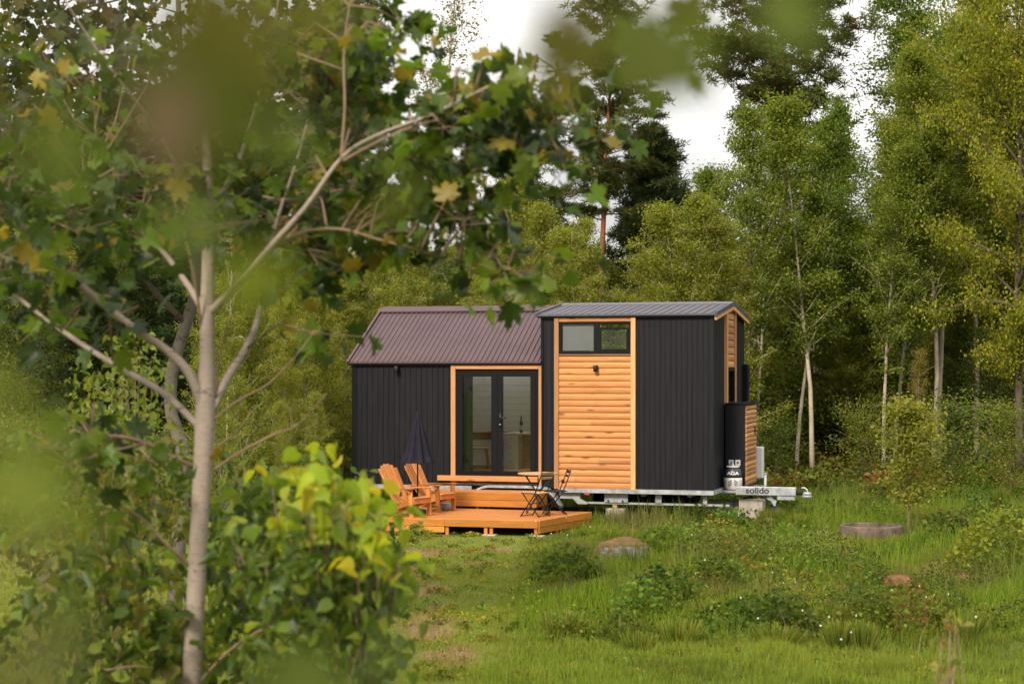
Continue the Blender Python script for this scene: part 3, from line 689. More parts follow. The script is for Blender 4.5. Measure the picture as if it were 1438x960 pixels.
for u in (-4.2, -3.48): MB().tube([(u, .05, .31), (u, W-.1, .31)], .045, 10).build('axle', 'rubber', house, True)
MB().box(-2.6, .3, .12, .17, .335, .372, .5).build('lower_rail', 'galv_dull', house)
for u0, u1 in ((-2.12, -1.66), (-1.12, -1.0), (-.20, -.12)): MB().box(u0, u1, .09, .118, .374, .553, .5).build('upright', 'galv', house)
bo_ = MB()
for u in (-2.04, -1.76): bo_.lathe([(.02, 0), (.02, .015)], u, .08, 8)
for p in range(len(bo_.v)):
    a, b, z_ = bo_.v[p]; bo_.v[p] = (a, .085-z_, .40+(b-.08))
bo_.build('bolt', 'ink', house)
MB().box(-2.48, -2.38, -.055, -.05, .52, .55, .5).build('reflector', 'redp', house)
for u in (-6.4, -5.2, -1.4, -.5): MB().box(u, u+.08, .1, W-.1, .50, .60, .5).build('cross_member', 'galv_dull', house)
MB().box(.03, .62, .72, 2.55, .555, .598, .5).build('drawbar_shelf', 'galv_dull', house)
db = MB().box(.36, 1.505, .50, .60, .535, .695, .5).build('drawbar', 'galv', house, bevel=.008)
MB().box(1.15, 1.48, .52, .60, .455, .53, .5).build('drawbar_plate', 'galv', house)
MB().tube([(1.506, .55, .60), (1.54, .55, .60), (1.56, .55, .59), (1.58, .55, .60), (1.60, .55, .59), (1.64, .55, .59)], [.05, .055, .042, .052, .04, .035], 12).build('coupling_gaiter', 'rubber', house, True)
hb = MB().tube([(1.63, .55, .575), (1.72, .55, .575), (1.78, .55, .555)], [.035, .04, .045], 12).box(1.63, 1.80, .51, .59, .50, .545, .5)
hb.build('tow_hitch', 'galv', house, True)
MB().tube([(1.60, .55, .685), (1.66, .55, .69), (1.71, .55, .655), (1.725, .55, .60)], .012, 8).build('hitch_handle', 'greyplastic', house, True)
jw = MB().tube([(.90, .68, .45), (.90, .68, .93)], .028, 10).tube([(.90, .68, .93), (.90, .68, .95)], .034, 10).build('jockey_tube', 'galv', house, True)
MB().tube([(.98, .62, .50), (1.05, .6, .42), (1.10, .58, .33)], [.03, .035, .025], 8).beam((.95, .6, .49), (1.12, .6, .40), .05, .05).build('jockey_bracket', 'galv', house)
q = MB().lathe([(.05, -.03), (.105, -.03), (.11, 0), (.105, .03), (.05, .03)], 0, 0, 20).build('jockey_wheel', 'rubber', house, True); q.rotation_euler.x = pi/2; q.location = (1.12, .58, .22)
MB().tube([(.24, .5, .56), (.3, .46, .48), (.34, .5, .42), (.30, .55, .36)], .012, 6).build('cable', 'iron', house)
def text_mesh(s, size, ex=.002, bold=0):
    cu_ = bpy.data.curves.new('t', 'FONT'); cu_.body = s; cu_.size = size; cu_.extrude = ex; cu_.offset = bold; cu_.align_x = 'CENTER'
    to = bpy.data.objects.new('t', cu_); col.objects.link(to)
    dg = bpy.context.evaluated_depsgraph_get(); me = bpy.data.meshes.new_from_object(to.evaluated_get(dg))
    bpy.data.objects.remove(to); me.materials.clear(); return me
def text_obj(name, s, size, mat, parent, loc, rx=pi/2, bold=0, sx=1):
    me = text_mesh(s, size, .002, bold); me.materials.append(M[mat])
    o = bpy.data.objects.new(name, me); col.objects.link(o); o.parent = parent; o.location = loc; o.rotation_euler.x = rx; o.scale.x = sx; return o
text_obj('lettering', 'solido', .165, 'ink', db, (.775, .496, .573), bold=.003, sx=1.12)
lg = MB()   # small emblem before the word
for a, b in (((.50, .575), (.50, .655)), ((.50, .655), (.545, .665)), ((.545, .665), (.545, .615)), ((.50, .61), (.545, .62)), ((.525, .61), (.55, .575)), ((.485, .60), (.515, .68))):
    lg.beam((a[0], .4965, a[1]), (b[0], .4965, b[1]), .004, .010, up=(0, 1, 0))
lg.build('emblem', 'galv_dull', db)
MB().box(1.26, 1.29, .4965, .4995, .60, .64).box(1.30, 1.33, .4965, .4995, .60, .64).build('type_plate', 'galv_dull', db)
# gas cylinder
gc = empty('gas_cylinder', hpos(.205, .98, .600), -TH, label='two tone grey and white gas cylinder standing on the trailer drawbar', cat='gas cylinder')
MB().lathe([(.12, 0), (.15, .004), (.158, .03), (.168, .06), (.178, .12), (.180, .20), (.178, .275), (.172, .28)], 0, 0, 40).build('base_shell', 'greyplastic', gc, True)
MB().lathe([(.16, .278), (.174, .282), (.172, .34), (.160, .42), (.142, .47), (.12, .50), (.10, .505)], 0, 0, 40).build('upper_shell', 'cyl_dark', gc, True)
MB().lathe([(.10, .505), (.125, .51), (.13, .53), (.128, .545), (.105, .548), (.10, .52)], 0, 0, 32).build('collar', 'greyplastic', gc, True)
MB().lathe([(.03, .50), (.03, .56), (.02, .60)], 0, 0, 12).build('valve', 'galv', gc, True)
gr = MB()
for s in (-1, 1):
    for k in range(3):
        z = .235-k*.045; r_ = .1815
        pts = [(-pi/2+.16+s*t, z-dz) for t, dz in ((.12, .0), (.30, .03), (.52, .055))]
        w_ = .011; vs = []
        for a, zz in pts: vs += [(r_*cos(a), r_*sin(a), zz-w_), (r_*cos(a), r_*sin(a), zz+w_)]
        gr.add(vs, [(0, 2, 3, 1), (2, 4, 5, 3)])
gr.build('vent_slot', 'ink', gc)
me = text_mesh('AGA', .10, .003, .002); me.materials.append(M['pinkwhite'])
for vtx in me.vertices:
    a = -pi/2+.16+vtx.co.x*1.15/.165; zz = .355+vtx.co.y; r_ = (.172+(.160-.172)*(zz-.34)/.08 if zz > .34 else .172)+.004+vtx.co.z; vtx.co = (r_*cos(a), r_*sin(a), zz)
o = bpy.data.objects.new('lettering', me); col.objects.link(o); o.parent = gc; gc.scale.z = .84; gc.location = hpos(.225, .98, .60)

# concrete blocks under the trailer
def block(name, u, v, du, dv, z0, z1, label, mat='concrete', group=None):
    x, y, _ = hpos(u, v)
    m = MB().box(-du/2, du/2, -dv/2, dv/2, 0, z1-z0, .5); o = m.build(name, mat, None, bevel=.012)
    o.location = (x, y, z0); o.rotation_euler.z = -TH+RR.uniform(-.05, .05); return tag(o, label, 'block', group)
block('concrete_block', -1.90, .22, .38, .30, -.02, .255, 'squat concrete block under the timber panel carrying the trailer rail')
block('wood_packer', -1.93, .2, .09, .12, .256, .335, 'small wooden packer on the concrete block below the trailer', 'teak')
block('concrete_block', .62, .85, .46, .36, .215, .43, 'upper pale concrete block of the stack under the drawbar')
block('concrete_block', .60, .85, .44, .40, -.02, .213, 'lower pale concrete block of the stack under the drawbar')
block('concrete_block', .02, 1.3, .9, .3, -.02, .36, 'long grey concrete block behind the weeds under the cabin corner')
block('concrete_block', -6.3, .5, .4, .4, -.02, .50, 'concrete block under the left end of the trailer')

# ------------------------------------------------------------------ deck
deck = empty('wooden_deck', hpos(-3.8, -2.3, 0), -TH, label='low orange timber deck on short posts in front of the glass doors', cat='deck')
def dl(u, v): return (u+3.8, v+2.3)
FL, FRt, RRt, RL = dl(-5.32, -3.49), dl(-2.48, -3.37), dl(-2.10, -1.10), dl(-5.60, -.90)
ZD = .275
bm_ = MB(); nb = 20
def lerp(a, b, t): return (a[0]+(b[0]-a[0])*t, a[1]+(b[1]-a[1])*t)
for i in range(nb):
    t0, t1 = (i+.025)/nb, (i+.975)/nb
    a, b, c_, d = lerp(FL, RL, t0), lerp(FRt, RRt, t0), lerp(FRt, RRt, t1), lerp(FL, RL, t1)
    bm_.add([(p[0], p[1], z) for z in (ZD-.028, ZD) for p in (a, b, c_, d)], [(3, 2, 1, 0), (4, 5, 6, 7), (0, 1, 5, 4), (1, 2, 6, 5), (2, 3, 7, 6), (3, 0, 4, 7)])
bm_.build('deck_boards', 'deck', deck, bevel=.003)
def fascia(a, b, z0, z1, off, name='fascia_board', r=None):
    d = np.array(b)-np.array(a); n_ = np.array((d[1], -d[0])); n_ = n_/np.linalg.norm(n_)*off
    m = MB(); m.add([(p[0]+n_[0]*k, p[1]+n_[1]*k, z) for z in (z0, z1) for p, k in ((a, 0.05), (a, 1), (b, 1), (b, 0.05))],
                    [(3, 2, 1, 0), (4, 5, 6, 7), (0, 1, 5, 4), (1, 2, 6, 5), (2, 3, 7, 6), (3, 0, 4, 7)], r)
    return m.build(name, 'deck_side', deck, bevel=.004)
m1 = lerp(FL, FRt, .40)
fascia(FL, m1, ZD-.128, ZD+.002, .028); fascia(lerp(FL, FRt, .401), FRt, ZD-.128, ZD+.002, .028)
fascia(lerp(FL, FRt, -.0), m1, ZD-.235, ZD-.134, .022)
m2 = lerp(FRt, RRt, .52)
fascia(FRt, m2, ZD-.115, ZD+.002, .028); fascia(lerp(FRt, RRt, .522), RRt, ZD-.115, ZD+.002, .028)
fascia(FRt, m2, ZD-.225, ZD-.12, .022); fascia(lerp(FRt, RRt, .522), RRt, ZD-.225, ZD-.12, .022)
for p, off in ((lerp(FL, FRt, .415), .03), (lerp(FL, FRt, .665), .05), (lerp(FL, FRt, .70), .05), (lerp(FL, FRt, .985), .02), (lerp(FRt, RRt, .33), .05), (lerp(FRt, RRt, .6), .05), (lerp(FRt, RRt, .95), .05), (lerp(FL, RL, .5), .05), (RL, .05)):
    MB().box(p[0]-.03 if off > .04 else p[0]-.03, p[0]+.03, p[1]+.0, p[1]+.06, -.06, ZD-.03).build('post', 'deck_side', deck, bevel=.003)
m_ = MB()
for t in (.1, .35, .6, .85): a, b = lerp(FL, FRt, t), lerp(RL, RRt, t); m_.beam((a[0], a[1]+.03, ZD-.08), (b[0], b[1]-.03, ZD-.08), .045, .10)
m_.build('joist', 'deck_side', deck)
for px_ in (.69, .99):
    p = lerp(FL, FRt, px_); o = MB().box(-.13, .13, -.10, .10, 0, .06).build('paving_slab', 'concrete', None, bevel=.01)
    o.location = (*hpos(p[0]-3.8, p[1]-2.3)[:2], -.035); o.rotation_euler.z = -TH
    tag(o, 'small grey slab in the grass under the middle deck posts' if px_ < .8 else 'small grey slab in the grass under the right deck corner post', 'slab')
# step
step = empty('door_step', hpos(-4.3, -.5, 0), -TH, label='raised orange timber step box between the deck and the glass doors', cat='step')
sb = MB()
for k in range(6): sb.box(-1.15, 1.08, -.42+k*.13, -.42+k*.13+.125, .555, .585)
sb.build('step_boards', 'deck', step, bevel=.003)
MB().box(-1.15, 1.08, -.45, -.423, .445, .584).build('riser_board', 'deck_side', step, bevel=.003)
MB().box(-1.15, 1.08, -.448, -.423, .315, .438).build('riser_board', 'deck_side', step, bevel=.003)
MB().box(1.082, 1.108, -.45, .35, .315, .584).build('side_board', 'deck_side', step, bevel=.003)
for a in (-1.1, -.1, 1.0):
    for b in (-.40, .30): MB().box(a, a+.05, b, b+.05, .275 if b < 0 and True else 0, .555).build('post', 'deck_side', step)

# ------------------------------------------------------------------ adirondack chairs
def adirondack(loc, rz, label):
    ch = empty('garden_chair', loc, rz, label=label, cat='garden chair', group='adirondack chairs on the deck')
    # faces +x ; width along y
    for s in (-1, 1):
        MB().beam((.36, s*.27, 0), (.33, s*.27, .50), .03, .085, up=(1, 0, 0)).build('front_leg', 'chairwood', ch, bevel=.004)
        MB().add([(x_, s*.235+dy, z_) for dy in (-.012, .012) for x_, z_ in ((.38, .34), (.38, .24), (-.42, .0), (-.50, .0), (-.46, .08), (.0, .27), (.3, .36))],
                 [(0, 1, 2, 3, 4, 5, 6)[::-1], (7, 8, 9, 10, 11, 12, 13)]+[(k, (k+1) % 7, 7+(k+1) % 7, 7+k) for k in range(7)]).build('side_rail', 'chairwood', ch)
        MB().beam((.42, s*.30, .51), (-.30, s*.29, .49), .115, .022).build('armrest', 'chairwood', ch, bevel=.004)
        MB().beam((.34, s*.29, .44), (.30, s*.33, .50), .02, .06).build('arm_bracket', 'chairwood', ch)
    se = MB()
    for k in range(6): x_ = .38-k*.085; z_ = .355-k*.026-(0 if k else .015); se.beam((x_, -.25, z_), (x_, .25, z_), .075, .02, up=(.3, 0, 1))
    se.build('seat', 'chairwood', ch, bevel=.003)
    MB().box(.375, .395, -.25, .25, .235, .335).build('front_apron', 'chairwood', ch)
    ba = MB()
    for k in range(6):
        y_ = (k-2.5)*.088; hh = .82-abs(k-2.5)**2*.014
        ba.beam((-.06, y_*.92, .22), (-.06-hh*.46, y_*1.08, .22+hh*.86), .074, .018, up=(.9, 0, .45))
    ba.build('backrest', 'chairwood', ch, bevel=.004)
    MB().beam((-.245, -.27, .465), (-.245, .27, .465), .03, .06).beam((-.385, -.24, .79), (-.385, .24, .79), .03, .05).build('back_rail', 'chairwood', ch)
    return ch
ZT = ZD+.001
# near chair: front-near leg (-1.82,33.3), facing about -40 deg
def place_ad(px, py, ang, lab):
    D = (EYE-ZD)*F_PX/(py-HY); x = (px-719)/F_PX*D
    a = radians(ang); lx, ly = .36, -.27
    return adirondack((x-(lx*cos(a)-ly*sin(a)), D-(lx*sin(a)+ly*cos(a)), ZT), a, lab)
place_ad(578, 726.2, -34, 'slatted wooden garden chair nearer the left front corner of the deck')
place_ad(615.5, 719.5, -30, 'slatted wooden garden chair behind the closed parasol, nearer the doors')
# parasol
px_, py_ = (586.5-719)/F_PX*34.05, 34.05
um = empty('parasol', (px_, py_, ZT), 0, label='closed dark navy parasol on a thin pole between the two garden chairs', cat='parasol')
MB().tube([(0, 0, .05), (0, 0, 1.84)], .014, 10).build('pole', 'iron', um, True)
g2 = np.random.default_rng(3); fv = g2.uniform(.55, 1.0, 64)
fold = lambda k, z: .62+.38*abs(sin(k*pi/8+.6))*(.8+.2*fv[k % 64])
MB().lathe([(.02, 1.86), (.03, 1.84), (.09, 1.66), (.16, 1.42), (.235, 1.16), (.315, .95), (.325, .935), (.30, .935), (.05, 1.2)], 0, 0, 64, fold=fold).build('canopy', 'fabric_dark', um, True)
MB().tube([(0, 0, 1.85), (0, 0, 1.90)], [.018, .006], 8).build('finial', 'fabric_dark', um)
MB().lathe([(.15, 0), (.165, .02), (.15, .075), (.06, .095), (.025, .11)], 0, 0, 28).build('base', 'rubber', um, True)
pt = MB().lathe([(.09, 0), (.11, .02), (.115, .12), (.10, .13), (.09, .1)], 0, 0, 20).build('pot', 'galv_dull', None, True)
D = 35.0; pt.location = ((627-719)/F_PX*D, D, ZT); tag(pt, 'small grey round pot under the garden chair nearer the doors', 'pot')

# bistro set
def bistro_chair(loc, rz, label, seatmat):
    ch = empty('bistro_chair', loc, rz, label=label, cat='folding chair', group='folding chairs at the bistro table')
    # faces -x ; backrest at +x
    for s in (-1, 1):
        MB().tube([(.27, s*.19, .82), (.20, s*.19, .62), (.12, s*.19, .42), (-.20, s*.19, .0)], .011, 8).build('back_leg', 'iron', ch, True)
        MB().tube([(-.17, s*.17, .43), (-.02, s*.17, .24), (.20, s*.17, .0)], .011, 8).build('cross_leg', 'iron', ch, True)
    MB().tube([(-.17, -.19, .02), (-.17, .19, .02)], .008).tube([(.18, -.17, .02), (.18, .17, .02)], .008).tube([(-.02, -.18, .235), (-.02, .18, .235)], .008).build('cross_bar', 'iron', ch)
    se = MB()
    for k in range(5): x_ = -.16+k*.075; se.box(x_, x_+.06, -.18, .18, .425, .438)
    se.build('seat', 'iron' if seatmat is None else seatmat, ch)
    MB().tube([(-.18, -.185, .425), (.16, -.185, .425)], .009).tube([(-.18, .185, .425), (.16, .185, .425)], .009).tube([(-.18, -.185, .425), (-.18, .185, .425)], .009).build('seat_frame', 'iron', ch)
    bk = MB().beam((.262, -.185, .78), (.262, .185, .78), .012, .05, up=(.3, 0, 1)); bk.beam((.235, -.185, .70), (.235, .185, .70), .012, .04, up=(.3, 0, 1))
    bk.build('backrest', seatmat or 'iron', ch)
    return ch
D = 33.45; bistro_chair(((752-719)/F_PX*D, D, ZT), radians(-35), 'black folding chair with pale wooden back slats in front of the round table', 'teak')
D = 33.95; bistro_chair(((779-719)/F_PX*D, D, ZT), radians(8), 'all black folding chair at the right side of the round table', None)
D = 34.25; tb = empty('bistro_table', ((755.5-719)/F_PX*D, D, ZT), 0, label='small round folding table with a pale wooden top on the deck', cat='table')
MB().lathe([(.36, .715), (.375, .72), (.375, .738), (.36, .742)], 0, 0, 40).build('tabletop', 'teak', tb)
for s in (-1, 1):
    MB().tube([(-.24, s*.22, .71), (.22, s*.22, .0)], .010).build('leg', 'iron', tb)
    MB().tube([(.24, s*.20, .71), (-.22, s*.20, .0)], .010).build('leg', 'iron', tb)
MB().tube([(.2, -.22, .03), (.2, .22, .03)], .008).tube([(-.2, -.2, .03), (-.2, .2, .03)], .008).tube([(0, -.22, .36), (0, .22, .36)], .008).build('cross_bar', 'iron', tb)

# ------------------------------------------------------------------ stones and well ring
def rock(name, px, py, D, sx, sy, sz, mat, label, seed):
    g = np.random.default_rng(seed); import bmesh
    b = bmesh.new(); bmesh.ops.create_icosphere(b, subdivisions=4, radius=1)
    for v_ in b.verts:
        p = v_.co; k = 1+.16*vnoise(p.x*2+seed, p.y*2+p.z, 1)+.10*vnoise(p.x*5, p.z*5+p.y*3, 1, seed)+.03*vnoise(p.x*14, p.y*14+p.z*9, 1, seed); v_.co = p*k
        if v_.co.z > .55: v_.co.z = .55+(v_.co.z-.55)*.4
    me = bpy.data.meshes.new(name); b.to_mesh(me); b.free(); me.materials.append(M[mat]); me.polygons.foreach_set('use_smooth', [True]*len(me.polygons))
    o = bpy.data.objects.new(name, me); col.objects.link(o); o.scale = (sx, sy, sz)
    x = (px-719)/F_PX*D; o.location = (x, D, float(terrain(x, D))+sz*.22); o.rotation_euler.z = g.uniform(0, 3)
    return tag(o, label, 'rock')
def mossrock():
    m, nt, out = newmat('mossy_rock'); v = coords(nt)
    n = noise(nt, v, 2.2, 8); ge = nt.nodes.new('ShaderNodeNewGeometry'); sx = nt.nodes.new('ShaderNodeSeparateXYZ'); nt.links.new(ge.outputs['Normal'], sx.inputs[0])
    c = ramp(nt, noise(nt, v, 6, 8), [(.3, (.10, .095, .10)), (.6, (.30, .28, .30))])
    ad = N(nt, 'ShaderNodeMath', operation='ADD'); nt.links.new(n, ad.inputs[0]); nt.links.new(sx.outputs[2], ad.inputs[1])
    moss = ramp(nt, noise(nt, v, 4, 8), [(.3, (.07, .075, .02)), (.55, (.15, .085, .035)), (.7, (.22, .12, .05))])
    c = mixc(nt, c, moss, ramp(nt, ad.outputs[0], [(.75, (0, 0, 0)), (1.0, (1, 1, 1))]))
    bsdf(nt, out, c, .9, 0, .2, n, .6, .05); return m
M['rock'] = mossrock()
M['rust'] = plain('rusty_stone', (.15, .075, .035), .9, 0, .2, .5, 6, .5)
rock('boulder', 872, 790, 27.6, .42, .34, .38, 'rock', 'grey boulder capped with rusty moss in the grass before the cabin', 3)
rock('stone', 1262, 822, 25.4, .22, .17, .20, 'rust', 'rust coloured stone in the grass left of the pale tuft', 5)
rock('stone', 1352, 815, 26.0, .32, .18, .17, 'rust', 'wider flat rust coloured stone toward the right edge', 7)
rock('stone', 1152, 748, 33.0, .20, .15, .09, 'concrete', 'low pale flat stone between the drawbar and the well ring', 9)
rg = empty('well_ring', ((1224-719)/F_PX*31.2, 31.2, float(terrain(6.06, 31.2))+.07), .2, label='weathered concrete well ring half sunk in the meadow grass', cat='well ring')
nn = 48
M['oldconcrete'] = plain('old_concrete', (.12, .09, .072), .95, 0, .1, .5, 5, .5)
MB().lathe([(.51, -.15), (.52, .18), (.53, .30), (.515, .325), (.46, .33), (.45, .31), (.45, .02)], 0, 0, nn, fold=lambda k, z: 1+.012*sin(k*1.7)+.01*sin(z*40+k)).build('ring', 'oldconcrete', rg, True)
MB().lathe([(.44, .05), (.44, .07)], 0, 0, 32).build('soil_fill', 'ground', rg)

# ------------------------------------------------------------------ trees
def path_mesh(paths, n=6):
    m = MB()
    for pts, rad in paths: m.tube(pts, rad, n)
    return m
def grow(g, p0, d, length, n, wob=.12, up=.0):
    pts = [np.array(p0, float)]; d = np.array(d, float); d /= np.linalg.norm(d)
    for i in range(n):
        d = d+g.normal(size=3)*wob; d[2] += up; d /= np.linalg.norm(d); pts.append(pts[-1]+d*length/n)
    return pts
PROTO = {}
def make_tree(kind, seed):
    g = np.random.default_rng(seed); P = dict(
        aspen=dict(H=11.5, t0=.33, r=.095, nb=50, bl=1.95, el=40, tw=8, lf=58, ls=.092, sig=.17, bark='bark_pale', pal=[(.145, .19, .024), (.115, .165, .02), (.18, .215, .028), (.225, .235, .034), (.075, .115, .016)], shape=.75),
        tall_aspen=dict(H=16, t0=.34, r=.13, nb=60, bl=2.6, el=38, tw=9, lf=66, ls=.10, sig=.20, bark='bark_pale', pal=[(.13, .175, .022), (.105, .155, .02), (.16, .20, .026), (.21, .22, .03)], shape=.75),
        birch=dict(H=9, t0=.06, r=.05, nb=60, bl=1.7, el=50, tw=8, lf=54, ls=.070, sig=.14, bark='bark_birch', pal=[(.20, .23, .028), (.155, .20, .024), (.25, .26, .034), (.11, .15, .02), (.24, .21, .03)], shape=.6),
        hanging_birch=dict(H=14, t0=.33, r=.11, nb=38, bl=2.0, el=55, tw=7, lf=20, ls=.075, sig=.14, bark='bark_birch', pal=[(.10, .12, .03), (.13, .13, .04), (.20, .13, .06), (.08, .10, .03)], shape=.7, hang=1),
        sapling=dict(H=4.2, t0=.10, r=.03, nb=26, bl=.9, el=48, tw=5, lf=24, ls=.065, sig=.14, bark='bark_twig', pal=[(.12, .145, .03), (.16, .165, .035), (.20, .16, .04), (.08, .11, .025)], shape=.6),
        bush=dict(H=2.6, t0=.03, r=.025, nb=30, bl=1.1, el=40, tw=5, lf=32, ls=.07, sig=.18, bark='bark_twig', pal=[(.10, .15, .02), (.14, .185, .026), (.065, .10, .016), (.19, .20, .028)], shape=.3),
        gold=dict(H=7, t0=.2, r=.05, nb=34, bl=1.2, el=48, tw=6, lf=40, ls=.07, sig=.17, bark='bark_birch', pal=[(.28, .19, .03), (.22, .17, .03), (.16, .15, .03)], shape=.55),
        oak=dict(H=17, t0=.14, r=.2, nb=90, bl=3.6, el=30, tw=11, lf=80, ls=.115, sig=.24, bark='bark_dark', pal=[(.19, .225, .024), (.24, .255, .028), (.14, .18, .02), (.29, .25, .03)], shape=.35),
        lone=dict(H=2.25, t0=.28, r=.022, nb=26, bl=.66, el=45, tw=7, lf=40, ls=.058, sig=.10, bark='bark_twig', pal=[(.19, .21, .03), (.24, .23, .04), (.14, .17, .025)], shape=.5),
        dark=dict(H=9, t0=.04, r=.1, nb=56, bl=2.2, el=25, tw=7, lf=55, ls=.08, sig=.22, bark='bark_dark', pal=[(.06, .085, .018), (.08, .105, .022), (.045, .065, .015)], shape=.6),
    )[kind]
    H = P['H']; tr = grow(g, (0, 0, -.1), (g.normal()*.03, g.normal()*.03, 1), H+.1, 12, .035, .03)
    trr = [P['r']*(1-.93*(i/12)**.9) for i in range(13)]; paths = [(tr, trr)]
    C = []; OD = []
    def at_h(t):
        k = min(t, .999)*12; i = int(k); return tr[i]+(tr[i+1]-tr[i])*(k-i), trr[i]
    for b in range(P['nb']):
        t = P['t0']+(1-P['t0'])*((b+g.random())/P['nb'])**.9; p, r = at_h(t)
        az = b*2.4+g.normal()*.4; e = radians(P['el']+g.normal()*12)
        q = (t-P['t0'])/(1-P['t0']); ln = P['bl']*(q**.35*(1-q)**P['shape']*1.9+.12)*g.uniform(.6, 1.2)
        d = (cos(az)*cos(e), sin(az)*cos(e), sin(e))
        bp = grow(g, p, d, ln, 5, .14, -.12 if P.get('hang') else .03); br = [max(.005, r*.42*(1-.85*i/5)) for i in range(6)]
        paths.append((bp, br))
        for w in range(P['tw']):
            s = 1+g.random()*4; i = int(min(s, 4)); base = bp[i]+(bp[i+1]-bp[i])*(s-i if s < 5 else 1)
            tl = P['sig']*2.4*g.uniform(.5, 1.3)
            td = g.normal(size=3); td[2] = td[2]*.5+(-1.6 if P.get('hang') else .1); td /= np.linalg.norm(td)
            if P.get('hang'): tl *= 2.4
            te = base+td*tl
            if g.random() < .5: paths.append(([base, te], [.006, .003]))
            nl = int(P['lf']*g.uniform(.5, 1.3)); s_ = g.random(nl)[:, None]
            C.append(base+(te-base)*s_+g.normal(size=(nl, 3))*P['sig']*(.5 if P.get('hang') else 1)*np.array([1, 1, .7]))
    C = np.concatenate(C)
    lv = leaves(C, P['ls'], RHOMB, P['pal'], .4, -.3, cvar=.3, g=g)
    return path_mesh(paths, 6), lv, P['bark'], 'leaf'
def make_pine(kind, seed):
    g = np.random.default_rng(seed)
    H, t0, nb, bl, r = dict(pine=(19, .50, 40, 3.1, .17), young_pine=(11, .12, 60, 2.0, .12), spruce=(8, .03, 90, 1.7, .09), crown_pine=(17, .56, 46, 3.9, .17), round_pine=(10.5, .18, 84, 2.7, .14))[kind]
    tr = grow(g, (0, 0, -.1), (0, 0, 1), H+.1, 14, .03, .04); trr = [r*(1-.9*(i/14)) for i in range(15)]
    paths = [(tr, trr)]; C = []; O = []
    for b in range(nb):
        t = t0+(1-t0)*(b+g.random())/nb; k = min(t, .999)*14; i = int(k); p = tr[i]+(tr[i+1]-tr[i])*(k-i)
        q = (t-t0)/(1-t0); az = b*2.4+g.normal()*.5
        if kind == 'spruce': ln = bl*(1-q)**.8+.15; e = radians(-12+q*40)
        elif kind == 'round_pine': ln = bl*(sqrt(max(0, 1-q*q))*.9+.1)*g.uniform(.6, 1.1)*(.5+.5*min(1, q*3)); e = radians(5+q*55+g.normal()*9)
        else: ln = bl*((1-q)**.42*.95+.12)*g.uniform(.55, 1.15)*(.55+.45*min(1, q*4)); e = radians(8+q*40+g.normal()*9)
        bp = grow(g, p, (cos(az)*cos(e), sin(az)*cos(e), sin(e)), ln, 6, .10, .06 if kind != 'spruce' else .03)
        paths.append((bp, [max(.008, trr[i]*.38*(1-.85*j/6)) for j in range(7)]))
        nt_ = int((16 if kind != 'spruce' else 12)*max(.5, ln))
        for w in range(nt_):
            s = g.uniform(1.4 if kind != 'spruce' else .3, 6); j = min(5, int(s)); base = bp[j]+(bp[j+1]-bp[j])*(s-j)
            lat = g.normal(size=3)*np.array([1, 1, .35])*ln*.13; lat[2] += .06
            c_ = base+lat
            if g.random() < .45: paths.append(([base, c_], [.009, .004]))
            n_ = 42 if kind != 'spruce' else 26
            dirs = unit(g.normal(size=(n_, 3))+np.array([0, 0, .55])); rad = .20 if kind != 'spruce' else .16
            C.append(c_+dirs*g.uniform(.02, rad, (n_, 1))*np.array([1, 1, .55])); O.append(dirs)
    C = np.concatenate(C); O = np.concatenate(O)
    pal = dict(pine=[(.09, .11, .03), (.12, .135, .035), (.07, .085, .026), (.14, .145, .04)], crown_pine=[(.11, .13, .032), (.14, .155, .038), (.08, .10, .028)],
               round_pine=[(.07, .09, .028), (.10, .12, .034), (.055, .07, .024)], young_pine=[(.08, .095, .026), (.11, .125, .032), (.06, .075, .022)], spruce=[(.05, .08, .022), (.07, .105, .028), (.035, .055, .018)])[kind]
    lv = leaves(C, .17 if kind != 'spruce' else .14, NEEDLE, pal, .2, .1, O*1.3, .3, g)
    return path_mesh(paths, 6), lv, 'bark_pine' if kind != 'spruce' else 'bark_dark', 'needle'
NAMES = dict(aspen='aspen_tree', tall_aspen='aspen_tree', birch='young_birch', hanging_birch='birch_tree', sapling='sapling', lone='sapling', bush='shrub', gold='young_birch', oak='broadleaf_tree', dark='broadleaf_tree', pine='pine_tree', crown_pine='pine_tree', young_pine='pine_tree', round_pine='pine_tree', spruce='spruce_tree')
CATS = dict(sapling='sapling', lone='sapling', bush='shrub')
def proto(kind, k):
    key = (kind, k)
    if key not in PROTO:
        mk = make_pine if 'pine' in kind or kind == 'spruce' else make_tree
        tm, lv, bark, lm = mk(kind, 100+k*17+len(kind)*3)
        me_t = tm.build('trunk', bark, None, True).data; V, Fa, C = lv
        lo = np_obj('crown', V, Fa, lm, C)
        PROTO[key] = (me_t, lo.data, (V, Fa, C), bark, lm)
        for ob in [x for x in bpy.data.objects if x.data in (me_t, lo.data)]: bpy.data.objects.remove(ob)
    return PROTO[key]
def plant(kind, k, x, y, s=1, rz=None, label='', group=None, tilt=0, sxy=1):
    me_t, me_l = proto(kind, k)[:2]
    rz = RR.uniform(0, 6.28) if rz is None else rz
    o = empty(NAMES[kind], (x, y, float(terrain(x, y))), rz, label=label, cat=CATS.get(kind, 'tree'), group=group)
    o.scale = (s*sxy, s*sxy, s); o.rotation_euler.x = tilt
    a = bpy.data.objects.new('trunk', me_t); b = bpy.data.objects.new('crown', me_l)
    for c_ in (a, b): col.objects.link(c_); c_.parent = o
    return o
def PX(px, D): return (px-719)/F_PX*D
